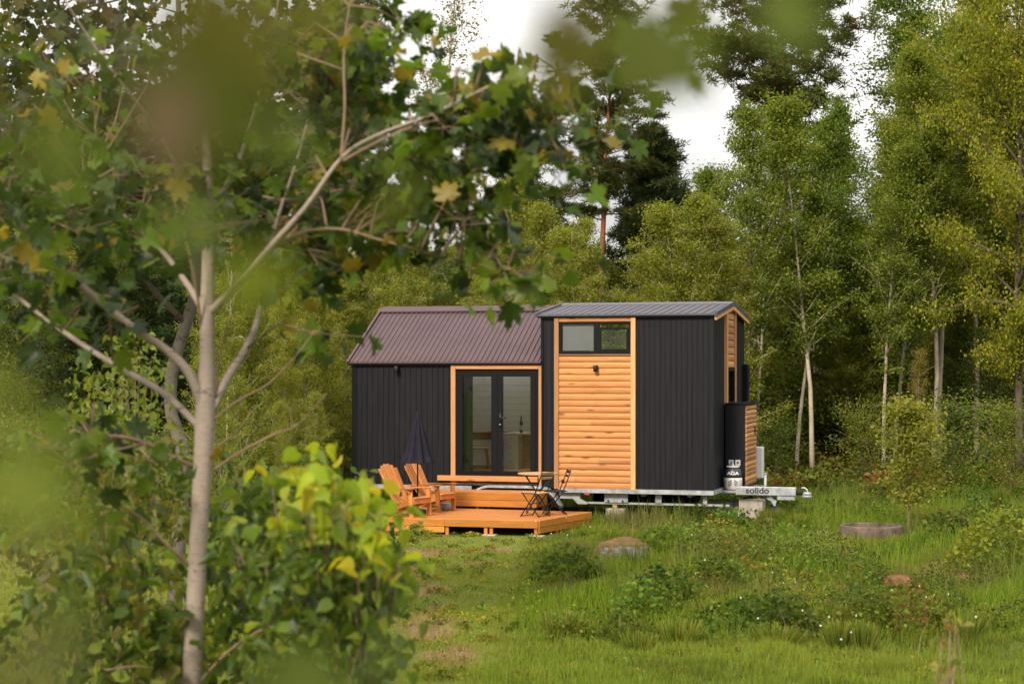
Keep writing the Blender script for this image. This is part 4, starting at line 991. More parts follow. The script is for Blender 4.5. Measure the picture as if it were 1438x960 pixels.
T = [ # kind, k, px, D, scale, sxy, label
 ('aspen', 0, 1141, 47.5, .86, .95, 'aspen with a straight pale trunk just right of the drawbar'),
 ('aspen', 1, 1118, 48.5, .84, .8, 'slim aspen with a bent pale trunk left of the straight one by the drawbar'),
 ('aspen', 2, 1050, 46.5, .82, .8, 'aspen whose thin trunk rises right behind the gable corner'),
 ('hanging_birch', 1, 1063, 50.5, .72, .7, 'white stemmed birch showing between the gable and the bent aspen'),
 ('aspen', 3, 1240, 47.0, .74, .9, 'aspen with a leaning grey trunk above the golden sapling, left of a pair'),
 ('aspen', 1, 1256, 48.6, .80, .8, 'aspen with a second grey trunk crossing the leaning one'),
 ('tall_aspen', 0, 1311, 48.0, .70, .9, 'aspen with the left trunk of the close pair right of the golden sapling'),
 ('tall_aspen', 1, 1319, 49.5, .76, .9, 'aspen with the right trunk of the close pair right of the golden sapling'),
 ('tall_aspen', 2, 1352, 56, .92, .9, 'tall aspen with an airy top against the sky right of the tall pine'),
 ('aspen', 2, 1170, 52, .84, .95, 'aspen with a rounded top in front of the tall pine, right side'),
 ('aspen', 0, 1085, 53, .86, .95, 'aspen with a leafy top left of the rounded aspen top'),
 ('oak', 0, 1432, 45, .92, .62, 'big yellow green broadleaf tree filling the right edge above the frame'),
 ('oak', 1, 1500, 50, .85, .8, 'yellow green broadleaf tree half cut off by the right edge'),
 ('aspen', 3, 1370, 50, 1.0, 1, 'aspen between the close trunk pair and the yellow green edge tree'),
 ('aspen', 1, 1200, 53.5, .66, 1, 'aspen standing behind the golden sapling to its left'),
 ('aspen', 2, 1340, 54, 1.1, 1, 'aspen filling the gap left of the yellow green edge tree'),
 ('crown_pine', 0, 1108, 60, 1.06, 1, 'tall pine with reddish trunk reaching above the frame right of centre'),
 ('pine', 0, 838, 60, .80, 1.15, 'tall pine with a bare reddish trunk above the middle of the cabin'),
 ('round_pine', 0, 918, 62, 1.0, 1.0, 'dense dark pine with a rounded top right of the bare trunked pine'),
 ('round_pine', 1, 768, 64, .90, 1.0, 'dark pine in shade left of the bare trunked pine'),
 ('round_pine', 1, 968, 68, .82, .9, 'smaller dark pine tucked behind the rounded dark pine'),
 ('hanging_birch', 0, 645, 52, 1.05, 1.1, 'tall airy birch with hanging twigs against the white sky'),
 ('gold', 0, 988, 52, .80, .75, 'golden yellow young birch behind the right part of the roof'),
 ('spruce', 0, 1205, 51.5, .46, 1.2, 'dark spruce in the shade behind the straight aspen, left of the leaning trunk'),
 ('spruce', 1, 1168, 53.5, .42, 1.2, 'low dark spruce right of the straight aspen'),
 ('dark', 0, 1390, 47.0, .40, 1.2, 'dark bushy tree standing at the forest floor near the right edge'),
 ('dark', 1, 1350, 51, .42, 1.2, 'dark low tree behind the close trunk pair'),
 ('lone', 0, 1275, 31.4, .98, 1.1, 'lone yellowish sapling beside the concrete well ring'),
 ('gold', 1, 1290, 45, .48, .7, 'golden leaved sapling glowing under the leaning aspens'),
 ('bush', 0, 1330, 42, .72, 1.2, 'yellow green shrub at the forest edge right of the lone sapling'),
 ('bush', 1, 1420, 40, .75, 1.1, 'loose shrub in front of the trees at the right edge'),
 ('bush', 2, 1230, 44, .72, 1.1, 'shrub at the forest edge left of the lone sapling'),
 ('bush', 2, 1085, 46, .55, 1.1, 'low shrub in the shade behind the white heater box'),
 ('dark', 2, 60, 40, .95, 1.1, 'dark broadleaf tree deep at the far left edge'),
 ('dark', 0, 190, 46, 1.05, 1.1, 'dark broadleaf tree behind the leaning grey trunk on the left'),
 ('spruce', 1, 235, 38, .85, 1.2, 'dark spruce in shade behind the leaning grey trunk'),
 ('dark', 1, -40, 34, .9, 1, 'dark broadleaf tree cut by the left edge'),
 ('aspen', 1, 120, 50, .8, 1.1, 'aspen rising behind the dark trees at the far left'),
 ('aspen', 2, 300, 54, .85, 1.1, 'aspen rising behind the near maple trunk'),
 ('young_pine', 1, 420, 56, 1.0, 1.2, 'dark pine half hidden by maple leaves left of the airy birch'),
 ('pine', 1, 480, 60, .8, 1, 'pine half hidden by the maple, its crown against the sky'),
 ('aspen', 0, 545, 55, .72, 1, 'aspen behind the left end of the plum roof'),
 ('aspen', 3, 700, 56, .70, 1, 'aspen behind the roof ridge near the middle'),
 ('spruce', 0, 385, 43, .5, .8, 'small thin dark spruce left of the cabin'),
 ('hanging_birch', 1, 318, 36, .55, .35, 'slender white birch stem beside the near maple trunk'),
]
T += [('spruce', 0, 130, 37, .75, 1.3, 'dark spruce in the shade at the far left behind the shrubs'), ('spruce', 1, 300, 42, .7, 1.2, 'dark spruce just right of the near maple trunk'), ('aspen', 3, 1010, 54, .74, 1, 'aspen standing behind the roof corner at its left'),
 ('aspen', 0, 1215, 57, .74, 1.1, 'aspen deep in the wood between the golden sapling and the bent aspen'),
 ('aspen', 1, 1130, 58, .86, 1.1, 'aspen deep in the wood behind the straight pale trunk'),
 ('aspen', 2, 1285, 54, .86, 1.05, 'aspen filling the wood just left of the close trunk pair'),
 ('aspen', 3, 1400, 57, 1.1, 1.1, 'aspen behind the yellow green tree at the right edge'),
 ('tall_aspen', 1, 1330, 60, .95, 1.1, 'tall aspen deep in the wood behind the close trunk pair'),
 ('aspen', 0, 1460, 52, 1.0, 1.1, 'aspen cut off by the right edge of the view')]
for kind, k, px, D, s, sxy, lab in T: plant(kind, k, PX(px, D), D, s, label=lab, sxy=sxy)
# young birch thicket closing the view behind the cabin: alike, so they share a label
gt = np.random.default_rng(19)
for i in range(64):
    px = -60+i*17.3+gt.normal()*9; D = gt.uniform(43.5, 52) if px > 480 else gt.uniform(38, 50)
    px = min(px, 1035)
    plant('birch', i % 4, PX(px, D), D, gt.uniform(.62, .82) if i % 2 else gt.uniform(.48, .62), sxy=gt.uniform(.85, 1.1), label='young yellow green birch of the thicket behind the cabin', group='young birches of the thicket')
for i in range(26):
    px = -60+i*18+gt.normal()*8; D = gt.uniform(30, 41) if px < 290 else gt.uniform(37, 41)
    plant('bush', i % 3, PX(px, D), D, gt.uniform(.45, .75), sxy=gt.uniform(.9, 1.3), label='leafy green shrub of the tangle left of the cabin', group='shrubs left of the cabin')
for i, (px, D, s_) in enumerate(((318, 30, .34), (352, 33, .42), (395, 36, .46), (430, 38.5, .50), (455, 41.5, .55), (372, 40, .55), (330, 38, .55), (290, 34, .5), (410, 31, .26), (440, 34, .27))):
    plant('birch', i % 4, PX(px, D), D, s_, sxy=gt.uniform(.75, .95), label='bright green sapling between the near maple and the cabin', group='saplings left of the cabin')
for i in range(24):
    px = 1050+i*19+gt.normal()*6; D = gt.uniform(50.5, 56)
    plant('birch', i % 4, PX(px, D), D, gt.uniform(.55, .78), sxy=gt.uniform(1, 1.3), label='young green birch of the shaded understorey between the aspen trunks', group='young birches of the understorey')
for i in range(14):
    px = 1060+i*30+gt.normal()*8; D = gt.uniform(50, 55)
    plant('bush', i % 3, PX(px, D), D, gt.uniform(.6, 1.1), sxy=gt.uniform(.9, 1.3), label='shady green shrub under the aspens right of the cabin', group='shrubs under the aspens')
# far wood : one mass
parts = []; tm = MB(); gf = np.random.default_rng(4)
def xf(V, s, a, p): R_ = np.array([[cos(a), -sin(a), 0], [sin(a), cos(a), 0], [0, 0, 1]]); return (V*s)@R_.T+p
for i in range(96):
    D = gf.uniform(58, 80); px = -80+(i+gf.random())*1600/96
    low = px < 1315
    kind = ['aspen', 'birch', 'young_pine', 'aspen', 'dark', 'tall_aspen'][gf.integers(0, 6)]
    if low and kind == 'tall_aspen': kind = 'birch'
    if kind == 'tall_aspen': kind = 'aspen'
    s = gf.uniform(.8, 1.1)*(.62 if low and kind != 'birch' else 1)*(.75 if low and kind == 'birch' else 1)
    V, Fa, C = proto(kind, 0)[2]; nv = 4; n = len(V)//nv; keep = gf.random(n) < .38
    Vr = V.reshape(n, 4, 3)[keep]; Vr = Vr.mean(1, keepdims=True)+(Vr-Vr.mean(1, keepdims=True))*1.6; Cr = C.reshape(n, 4, 3)[keep].reshape(-1, 3)
    x = PX(px, D); Vt = xf(Vr.reshape(-1, 3), s, gf.uniform(0, 6.28), np.array([x, D, float(terrain(x, D))]))
    parts.append((Vt, np.arange(len(Vt)).reshape(-1, 4), Cr))
V, Fa, C = merge(parts)
tag(np_obj('distant_wood', V, Fa, 'leaf', C), 'mass of mixed birch and pine wood closing the view far behind', 'wood', kind='stuff')

# ------------------------------------------------------------------ near maple
MPAL = [(.05, .09, .013), (.075, .125, .015), (.034, .06, .013), (.12, .17, .018), (.026, .045, .014), (.22, .17, .025)]
def seg_nearest(paths, p):
    best = None
    for pts, rad in paths:
        for i, q in enumerate(pts):
            d = np.linalg.norm(q-p)+ (0.35 if q[2] > p[2]+.1 else 0)
            if best is None or d < best[0]: best = (d, q)
    return best[1]
def smooth_path(pts, n=5):
    P = [np.array(p, float) for p in pts]; out = []
    for i in range(len(P)-1):
        a = P[max(i-1, 0)]; b = P[i]; c_ = P[i+1]; d = P[min(i+2, len(P)-1)]
        for j in range(n):
            t = j/n; out.append(.5*((2*b)+(-a+c_)*t+(2*a-5*b+4*c_-d)*t*t+(-a+3*b-3*c_+d)*t**3))
    out.append(P[-1]); return out
def limb(lst):
    pts = [np.append(at(px, py, D), w*.80/2/F_PX*D) for px, py, D, w in lst]
    s = smooth_path(pts, 5); return [p[:3] for p in s], [max(.002, p[3]) for p in s]
D0 = 9.5
gz = float(terrain(-1.65, D0))
trunk = limb([(262, HY+(EYE-gz+.1)/D0*F_PX, D0, 42), (266, 1050, D0, 36), (272, 900, D0, 34), (282, 700, D0, 32), (289, 570, D0, 35), (291, 500, D0, 27), (291, 430, D0, 25), (293, 300, D0, 19), (290, 180, D0, 15), (288, 60, D0, 11), (292, -80, D0, 8), (286, -260, D0, 4)])
limbs = [
 limb([(288, 580, 9.5, 20), (266, 525, 9.45, 17), (232, 490, 9.4, 15), (180, 455, 9.3, 14), (90, 380, 9.1, 12), (10, 295, 8.9, 10), (-60, 230, 8.7, 7)]),
 limb([(281, 600, 9.5, 12), (235, 556, 9.7, 12), (185, 525, 9.9, 11), (110, 480, 10.2, 9), (0, 400, 10.5, 7), (-60, 360, 10.6, 5)]),
 limb([(284, 432, 9.5, 14), (258, 392, 9.6, 11), (225, 350, 9.8, 9), (180, 308, 10, 7), (120, 262, 10.2, 4)]),
 limb([(297, 575, 9.5, 18), (318, 533, 9.55, 15), (345, 490, 9.6, 13), (363, 445, 9.7, 12), (372, 380, 9.8, 9), (392, 300, 10, 6.5), (425, 200, 10.1, 4.5), (450, 80, 10.2, 3), (455, -60, 10.3, 3)]),
 limb([(293, 440, 9.5, 16), (325, 408, 9.4, 13), (380, 346, 9.2, 11), (430, 290, 9.1, 9.5), (480, 222, 9.05, 8), (530, 190, 9.0, 6.5), (610, 160, 9.0, 5), (680, 125, 8.6, 4.5), (745, 100, 8.6, 2.5)]),
 limb([(482, 226, 8.9, 6), (520, 205, 8.95, 5), (580, 178, 9.0, 5), (640, 168, 9.1, 4), (700, 190, 9.1, 3), (760, 225, 9.1, 2)]),
 limb([(385, 345, 9.2, 7), (430, 325, 9.2, 6), (480, 322, 9.2, 5), (530, 336, 9.1, 4.5), (590, 352, 9.1, 4), (660, 375, 9.1, 3), (730, 400, 9.1, 2)]),
 limb([(478, 228, 8.9, 4.5), (484, 150, 9.0, 4), (484, 60, 9.15, 3.5), (503, -60, 9.3, 2.5)]),
 limb([(292, 300, 9.5, 10), (330, 240, 9.7, 8), (360, 150, 9.9, 6), (385, 40, 10, 4), (400, -80, 10, 2)]),
 limb([(291, 330, 9.5, 9), (255, 250, 9.3, 7), (210, 170, 9.1, 5), (150, 90, 8.9, 4), (90, 0, 8.8, 2)]),
 limb([(300, 590, 9.5, 5), (335, 562, 9.4, 4), (378, 538, 9.3, 3.5), (415, 500, 9.2, 3), (442, 464, 9.2, 2)]),
 limb([(300, 660, 9.5, 5), (335, 636, 9.4, 4.5), (384, 610, 9.3, 4), (418, 596, 9.3, 3), (459, 552, 9.2, 1.8)]),
 limb([(306, 626, 9.45, 3.5), (330, 608, 9.4, 3), (346, 590, 9.3, 2.5), (352, 574, 9.3, 1.5)]),
 limb([(410, 600, 9.3, 2.5), (409, 585, 9.3, 2), (407, 572, 9.3, 1.2)]),
 limb([(424, 604, 9.3, 2.2), (432, 602, 9.3, 1.5), (446, 590, 9.3, 1)]),
 limb([(273, 655, 9.5, 7), (240, 640, 9.4, 5.5), (205, 622, 9.3, 5), (165, 612, 9.2, 4), (128, 612, 9.2, 3)]),
 limb([(270, 798, 9.5, 7), (235, 765, 9.4, 5.5), (200, 728, 9.4, 4.5), (150, 702, 9.3, 4), (78, 686, 9.2, 3)]),
 limb([(262, 965, 9.5, 7), (230, 945, 9.4, 5), (195, 935, 9.3, 4), (150, 940, 9.2, 3)]),
 limb([(278, 960, 9.5, 6), (320, 915, 9.4, 5), (370, 883, 9.3, 4.5), (420, 876, 9.3, 4), (470, 874, 9.3, 2)]),
 limb([(303, 560, 9.5, 3.5), (308, 500, 9.4, 3), (326, 440, 9.3, 2.5)]),
 limb([(283, 470, 9.5, 5), (276, 410, 9.4, 5), (262, 340, 9.3, 4), (240, 270, 9.3, 2)]),
]
mp = empty('maple_tree', (float(trunk[0][0][0]), float(trunk[0][0][1]), float(trunk[0][0][2])), 0, label='near maple with a smooth pale trunk forking into long limbs on the left', cat='tree')
org = trunk[0][0].copy()
def sub(paths): return [([p-org for p in pts], rad) for pts, rad in paths]
path_mesh(sub([trunk]), 16).build('trunk', 'bark_maple', mp, True)
for l in sub(limbs): path_mesh([l], 9).build('limb', 'bark_maple' if l[1][0] > .013 else 'bark_twig', mp, True)
gm = np.random.default_rng(21)
Zs = [(600, 190, 60, 50, 8.9, 9.5, 7), (700, 190, 80, 65, 8.7, 9.4, 14), (768, 200, 50, 65, 8.5, 9.2, 10), (690, 110, 40, 20, 8.7, 9.2, 3), (630, 262, 100, 50, 9.1, 9.9, 11), (600, 322, 100, 36, 8.8, 9.6, 7), (690, 375, 60, 20, 8.8, 9.4, 3), (740, 400, 12, 8, 8.9, 9.2, 1), (668, 420, 12, 5, 8.9, 9.2, 1),
      (480, 310, 100, 55, 9.3, 10.6, 12), (520, 280, 90, 70, 9.3, 10.2, 9), (300, 180, 320, 150, 9.0, 11.5, 54), (470, 80, 85, 90, 9.4, 10.6, 28), (60, 330, 110, 90, 8.5, 10.8, 20), (170, 320, 110, 60, 8.8, 10.6, 16),
      (430, 385, 60, 25, 9.2, 10.4, 4), (432, 462, 20, 12, 9.2, 9.6, 1), (100, 430, 120, 40, 9, 11, 6), (160, 615, 50, 16, 9, 9.5, 3), (130, 640, 110, 40, 8.8, 9.6, 6), (560, 60, 50, 50, 8.8, 9.6, 5), (760, 110, 30, 20, 8.5, 8.8, 2)]
twigs = []; C = []; P3 = [trunk]+limbs[:10]+limbs[20:]+limbs[15:16]
P3s = [(pts[::2], rad[::2]) for pts, rad in P3]
for cx, cy, rx, ry, d0, d1, n in Zs:
    for _ in range(n):
        a = gm.uniform(0, 2*pi); q = sqrt(gm.random()); p = at(cx+rx*q*cos(a), cy+ry*q*sin(a), gm.uniform(d0, d1))
        s = seg_nearest(P3s, p); mid = (s+p)/2+gm.normal(size=3)*.05; mid[2] += .06
        twigs.append(([s, mid, p], [.008, .005, .0025]))
        m = gm.integers(7, 14); off = gm.normal(size=(m, 3))*np.array([.13, .13, .075]); lp = p+off
        for k in range(m):
            if gm.random() < .6: twigs.append(([p+(mid-p)*gm.random()*.5, lp[k]], [.002, .0013]))
        C.append(lp)
path_mesh(sub(twigs), 4).build('twigs', 'bark_twig', mp, True)
C = np.concatenate(C)-org
MV = [MAPLE]+[(np.c_[MAPLE[0][:, 0]*a_, MAPLE[0][:, 1], f_*np.abs(MAPLE[0][:, 0])-d_*MAPLE[0][:, 1]**2+w_*np.sin(MAPLE[0][:, 0]*9+MAPLE[0][:, 1]*5)], MAPLE[1]) for a_, f_, d_, w_ in ((.9, .5, .5, .04), (1.05, .1, .1, .06), (.8, .8, .35, .03), (.95, -.15, .6, .05))]
def varied(C, size, tm, pal, g, up=.55, hang=-.55):
    idx = g.integers(0, len(tm), len(C)); return merge([leaves(C[idx == i], size*g.uniform(.85, 1.1), tm[i], pal, up, hang, cvar=.35, g=g) for i in range(len(tm))])
V, Fa, Cc = varied(C, .120, MV, MPAL+MPAL[:5], gm)
np_obj('crown', V, Fa, 'maple', Cc, mp)

# second maple, deeper, leaning grey trunk
D1 = 19.0; g2z = float(terrain(PX(250, D1), D1))
tr2 = limb([(240, HY+(EYE-g2z+.1)/D1*F_PX, D1, 28), (256, 660, D1, 26), (250, 612, D1, 24), (240, 575, D1, 22), (242, 520, D1, 22), (258, 465, D1, 21), (275, 400, D1, 19), (270, 300, D1, 16), (255, 150, D1, 12), (250, 0, D1, 9), (240, -150, D1, 5)])
l2 = [limb([(262, 455, D1, 12), (210, 400, D1-.3, 10), (150, 300, D1-.8, 8), (60, 200, D1-1, 5), (-40, 100, D1-1, 3)]), limb([(272, 380, D1, 12), (330, 300, D1+.5, 9), (400, 220, D1+.8, 7), (480, 120, D1+1, 5), (540, 20, D1+1, 3)]),
      limb([(268, 280, D1, 10), (200, 200, D1+.5, 7), (110, 80, D1+1, 5), (60, -60, D1+1, 3)]), limb([(262, 200, D1, 9), (320, 100, D1-.5, 6), (380, -40, D1-.5, 4)])]
m2 = empty('maple_tree', tuple(map(float, tr2[0][0])), 0, label='darker maple further back with a crooked leaning grey trunk', cat='tree'); org = tr2[0][0].copy()
path_mesh(sub([tr2]), 12).build('trunk', 'bark_grey', m2, True)
for l in sub(l2): path_mesh([l], 7).build('limb', 'bark_dark', m2, True)
tw = []; C = []; P3s = [(a[::2], b[::2]) for a, b in [(tr2[0][20:], tr2[1][20:])]+l2]
for cx, cy, rx, ry, d0, d1, n in [(200, 60, 290, 130, 17, 21.5, 74), (60, 220, 150, 100, 17, 21, 40), (400, 190, 140, 110, 17.5, 21, 40), (230, 230, 230, 80, 17.5, 21, 50), (420, 290, 100, 60, 18, 20, 16)]:
    for _ in range(n):
        a = gm.uniform(0, 2*pi); q = sqrt(gm.random()); p = at(cx+rx*q*cos(a), cy+ry*q*sin(a), gm.uniform(d0, d1)); s = seg_nearest(P3s, p)
        tw.append(([s, (s+p)/2+gm.normal(size=3)*.1, p], [.014, .009, .004])); m = gm.integers(16, 30); C.append(p+gm.normal(size=(m, 3))*np.array([.26, .26, .16]))
path_mesh(sub(tw), 4).build('twigs', 'bark_dark', m2, True)
V, Fa, Cc = leaves(np.concatenate(C)-org, .15, MAPLE, [(.036, .05, .012), (.05, .068, .014), (.026, .036, .01), (.09, .08, .018)], .5, -.5, g=gm)
np_obj('crown', V, Fa, 'maple', Cc, m2)

# ------------------------------------------------------------------ shrubs close to the camera (left)
def near_shrub(name, base_px, D, zones, nper, ls, tmpl, pal, label, seed, spread=.12, cat='shrub'):
    g = np.random.default_rng(seed); x0 = PX(base_px, D); z0 = float(terrain(x0, D)); org = np.array([x0, D, z0]); pa = []; C = []
    root = empty(name, tuple(org), 0, label=label, cat=cat)
    for cx, cy, rx, ry, n in zones:
        for _ in range(n):
            a = g.uniform(0, 2*pi); q = sqrt(g.random()); p = at(cx+rx*q*cos(a), cy+ry*q*sin(a), D+g.uniform(-.5, .5)*min(1.6, D*.1)*2)-org
            b = np.array([g.normal()*.08, g.normal()*.08, 0]); mid = b*.4+p*.55+g.normal(size=3)*.06; mid[2] = p[2]*.6
            if g.random() < (.05 if sum(z_[4] for z_ in zones) > 20 else 1.1): path_mesh([([b, mid, p], [.006, .004, .002])], 5).build('stem', 'bark_twig', root, True)
            else: pa.append(([p+(mid-p)*.35, p], [.003, .0015]))
            m = int(nper*g.uniform(.6, 1.4)); C.append(p+g.normal(size=(m, 3))*spread*np.array([1, 1, .8]))
    if len(pa) > 12: tag(path_mesh(pa, 5).build('twigs', 'bark_twig', root, True), kind='stuff')
    tv = [tmpl]+[(np.c_[tmpl[0][:, 0]*a_, tmpl[0][:, 1], f_*np.abs(tmpl[0][:, 0])-d_*tmpl[0][:, 1]**2], tmpl[1]) for a_, f_, d_ in ((.8, .7, .7), (1.1, .1, .2), (.65, .9, .3))]
    V, Fa, Cc = varied(np.concatenate(C), ls, tv, pal, g, .45, -.7); np_obj('foliage', V, Fa, 'maple', Cc, root); return root
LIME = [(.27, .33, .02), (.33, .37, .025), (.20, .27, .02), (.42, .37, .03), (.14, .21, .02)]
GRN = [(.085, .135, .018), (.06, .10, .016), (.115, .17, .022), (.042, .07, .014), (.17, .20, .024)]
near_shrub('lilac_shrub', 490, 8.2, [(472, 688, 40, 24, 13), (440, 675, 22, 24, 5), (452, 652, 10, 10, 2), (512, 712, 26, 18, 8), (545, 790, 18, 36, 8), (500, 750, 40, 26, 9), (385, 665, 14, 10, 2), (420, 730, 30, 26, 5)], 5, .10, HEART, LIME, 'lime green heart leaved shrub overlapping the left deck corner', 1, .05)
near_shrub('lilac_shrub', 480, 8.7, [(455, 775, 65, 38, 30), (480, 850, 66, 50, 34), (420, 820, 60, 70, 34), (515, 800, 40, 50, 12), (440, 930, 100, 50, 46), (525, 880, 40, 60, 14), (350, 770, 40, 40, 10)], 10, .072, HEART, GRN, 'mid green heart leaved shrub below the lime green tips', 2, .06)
near_shrub('hazel_shrub', 370, 10.8, [(360, 740, 60, 60, 28), (370, 830, 90, 80, 52), (330, 920, 100, 60, 40), (400, 690, 40, 30, 8)], 9, .095, HEART, GRN, 'dark green leafy shrub between the maple trunk and the heart leaved shrub', 3, .09)
near_shrub('hazel_shrub', 170, 10.2, [(170, 850, 90, 80, 46), (120, 780, 90, 60, 30), (220, 930, 70, 50, 26), (60, 900, 80, 70, 30)], 9, .09, OVAL, GRN+[(.14, .13, .03)], 'leafy green shrub left of the maple trunk foot', 4, .10)
near_shrub('hazel_shrub', 130, 13.5, [(110, 660, 120, 50, 44), (190, 720, 80, 60, 34), (30, 740, 80, 80, 40), (220, 660, 45, 40, 12)], 14, .085, OVAL, [(.10, .13, .02), (.13, .15, .025), (.07, .10, .02), (.17, .16, .03)], 'yellow green shrub further back at the left, above the trunk foot', 5, .13)
near_shrub('hazel_shrub', 400, 15, [(400, 720, 90, 50, 40), (340, 680, 50, 30, 12), (470, 740, 60, 50, 20)], 12, .08, OVAL, [(.10, .13, .025), (.07, .10, .02), (.05, .08, .02)], 'loose shrub in the middle distance right of the maple trunk', 6, .15)
near_shrub('rowan_shrub', 190, 16, [(170, 560, 60, 50, 30), (140, 620, 80, 40, 26), (190, 500, 30, 30, 10)], 16, .07, OVAL, [(.13, .17, .02), (.17, .20, .025), (.10, .14, .02)], 'bright green feathery shrub left of the leaning grey trunk', 7, .12)

# ------------------------------------------------------------------ foreground branches right at the lens (out of focus)
def lens_tree(name, base, reach, groups, label, seed, pal):
    g = np.random.default_rng(seed); org = np.array([base[0], base[1], float(terrain(base[0], base[1]))]); root = empty(name, tuple(org), 0, label=label, cat='sapling')
    top = np.array(reach); tp_ = smooth_path([org, (org*.5+top*.5)+np.array([.05, 0, .0]), top], 6)
    path_mesh([([p-org for p in tp_], list(np.linspace(.03, .012, len(tp_))))], 10).build('trunk', 'bark_maple', root, True)
    pa = []; V = []; parts_ = []
    for (px, py, D, size, ci) in groups:
        if D < 1.45: D *= .60; size *= .66
        p = at(px, py, D)
        s = tp_[int(np.argmin([np.linalg.norm(q-p) for q in tp_]))] if reach[2] < 3 else tp_[-1]
        mid = (s+p)/2+np.array([0, 0, .03]); pa.append(([s-org, mid-org, p-org], [.0022, .0014, .0008]))
        v, f, c_ = leaves((p-org)[None], size, MAPLE, [pal[ci]], .5, -.6, cvar=.08, g=g); parts_.append((v, f, c_))
    path_mesh(pa, 5).build('twigs', 'bark_twig', root, True)
    V, Fa, Cc = merge(parts_); np_obj('foliage', V, Fa, 'lensleaf', Cc, root); return root
FP = [(.095, .125, .028), (.085, .10, .024), (.15, .18, .03), (.12, .08, .055), (.20, .24, .028), (.10, .095, .028)]
lens_tree('maple_sapling', (-.85, 1.15), (-.62, .95, 3.80), [
    (215, -10, 1.0, .07, 5), (330, 45, 1.05, .07, 1), (110, 110, 1.0, .07, 5), (245, 112, .95, .045, 3), (20, 215, .95, .06, 0), (415, 60, 1.1, .055, 5), (410, 165, 1.1, .045, 0),
    (265, 285, 1.1, .05, 0), (335, 365, 1.15, .045, 2), (560, 265, 1.4, .05, 1), (-20, 30, .95, .08, 1)],
    'blurred maple leaves right in front of the lens at the upper left', 31, FP)
lens_tree('maple_sapling', (-.62, .98), (-.48, .92, 2.70), [
    (15, 560, .85, .050, 4), (30, 640, .9, .040, 2), (-50, 660, .85, .06, 2), (90, 770, 1.0, .05, 1), (-40, 830, .9, .08, 5), (130, 905, 1.0, .07, 1), (20, 960, .9, .08, 1), (230, 985, 1.05, .05, 5)],
    'blurred yellow green leaves right in front of the lens at the lower left', 32, FP)
lens_tree('maple_sapling', (.95, 1.40), (.70, 1.30, 3.95), [
    (840, 5, 1.3, .085, 5), (895, 45, 1.35, .075, 1), (965, 15, 1.35, .075, 0), (1060, 5, 1.3, .045, 0), (860, 75, 1.4, .05, 1),
    (930, 60, 2.6, .09, 1), (965, 110, 2.5, .06, 1), (925, 120, 3.2, .05, 0), (985, 60, 2.4, .07, 0), (995, 150, 1.7, .035, 2), (1000, 10, 2.2, .07, 1), (880, 30, 2.8, .09, 0)],
    'blurred olive leaves hanging into the top right of centre', 33, FP)
lens_tree('maple_sapling', (-.18, 1.0), (-.15, 1.0, 2.68), [(380, 930, 1.15, .08, 0), (450, 945, 1.2, .08, 0), (520, 960, 1.2, .07, 0), (330, 955, 1.15, .07, 1)], 'pale green blurred leaves at the bottom left of centre', 34, FP)
near_shrub('weed_stalk', 1335, 9, [(1330, 880, 14, 20, 5), (1325, 935, 20, 20, 5)], 3, .06, OVAL, [(.20, .19, .04), (.24, .14, .04), (.12, .14, .03)], 'tall blurred weed with yellowing leaves near the bottom right', 41, .03, 'plant')

# ------------------------------------------------------------------ light, sky, camera
SUN_EL, SUN_AZ = radians(38), radians(208)     # behind the camera, to the left
wd = bpy.data.worlds.new('World'); sc.world = wd; wd.use_nodes = True; nt = wd.node_tree; nt.nodes.clear()
out = nt.nodes.new('ShaderNodeOutputWorld'); bg = nt.nodes.new('ShaderNodeBackground'); bg.inputs[1].default_value = .10
sky = nt.nodes.new('ShaderNodeTexSky'); sky.sky_type = 'NISHITA'; sky.sun_disc = False; sky.sun_elevation = SUN_EL; sky.sun_rotation = SUN_AZ
tc = nt.nodes.new('ShaderNodeTexCoord'); mpn = nt.nodes.new('ShaderNodeMapping'); mpn.inputs['Scale'].default_value = (1, 1, 2.4); mpn.inputs['Location'].default_value = (.35, 0, .2)
nt.links.new(tc.outputs['Generated'], mpn.inputs[0])
cn = noise(nt, mpn.outputs[0], 4.2, 7, .55, .3)
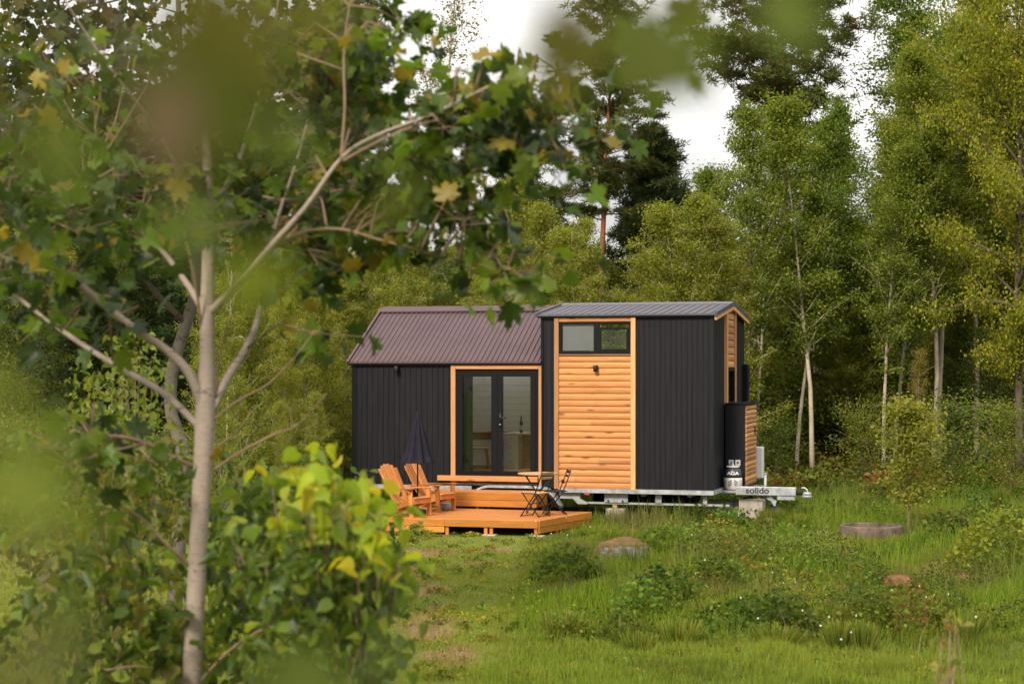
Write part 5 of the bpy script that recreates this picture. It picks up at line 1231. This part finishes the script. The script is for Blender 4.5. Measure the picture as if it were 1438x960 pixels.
cc_ = ramp(nt, cn, [(.36, (.56, .53, .53)), (.50, (.90, .87, .84)), (.60, (1.06, 1.02, .94))])
sxz = nt.nodes.new('ShaderNodeSeparateXYZ'); nt.links.new(tc.outputs['Generated'], sxz.inputs[0])
mr_ = N(nt, 'ShaderNodeMapRange'); mr_.inputs[1].default_value = 0; mr_.inputs[2].default_value = 1; mr_.inputs[3].default_value = 4.4; mr_.inputs[4].default_value = 14   # overcast sky: zenith three times the horizon
nt.links.new(sxz.outputs[2], mr_.inputs[0])
cc_ = mixc(nt, cc_, mr_.outputs[0], 1.0, 'MULTIPLY')
mix = mixc(nt, sky.outputs[0], cc_, .93); nt.links.new(mix, bg.inputs[0]); nt.links.new(bg.outputs[0], out.inputs[0])
sl = bpy.data.lights.new('sun', 'SUN'); sl.energy = 2.3; sl.angle = radians(12); sl.color = (1, .90, .74)
so_ = bpy.data.objects.new('sun', sl); col.objects.link(so_)
# light travels from the sun: azimuth measured clockwise from +y
so_.rotation_euler = (pi/2-SUN_EL, 0, pi-SUN_AZ)
cam = bpy.data.cameras.new('camera'); co = bpy.data.objects.new('camera', cam); col.objects.link(co); sc.camera = co
co.location = (0, 0, EYE); co.rotation_euler = (pi/2, 0, 0)
cam.sensor_width = 36; cam.lens = F_PX/1438*36; cam.shift_y = (HY-480)/1438; cam.clip_end = 3000; cam.clip_start = .05
cam.dof.use_dof = True; cam.dof.focus_distance = 34.5; cam.dof.aperture_fstop = 2.8; cam.dof.aperture_blades = 9
sc.view_settings.view_transform = 'Standard'; sc.view_settings.look = 'None'; sc.view_settings.gamma = 1; sc.view_settings.exposure = 1.0
cy = sc.cycles; cy.use_denoising = True; cy.denoiser = 'OPENIMAGEDENOISE'; cy.max_bounces = 7; cy.diffuse_bounces = 4; cy.glossy_bounces = 3; cy.transmission_bounces = 4; cy.transparent_max_bounces = 12
cy.use_adaptive_sampling = True; cy.adaptive_threshold = .02; cy.caustics_reflective = False; cy.caustics_refractive = False
cy.sample_clamp_indirect = 6
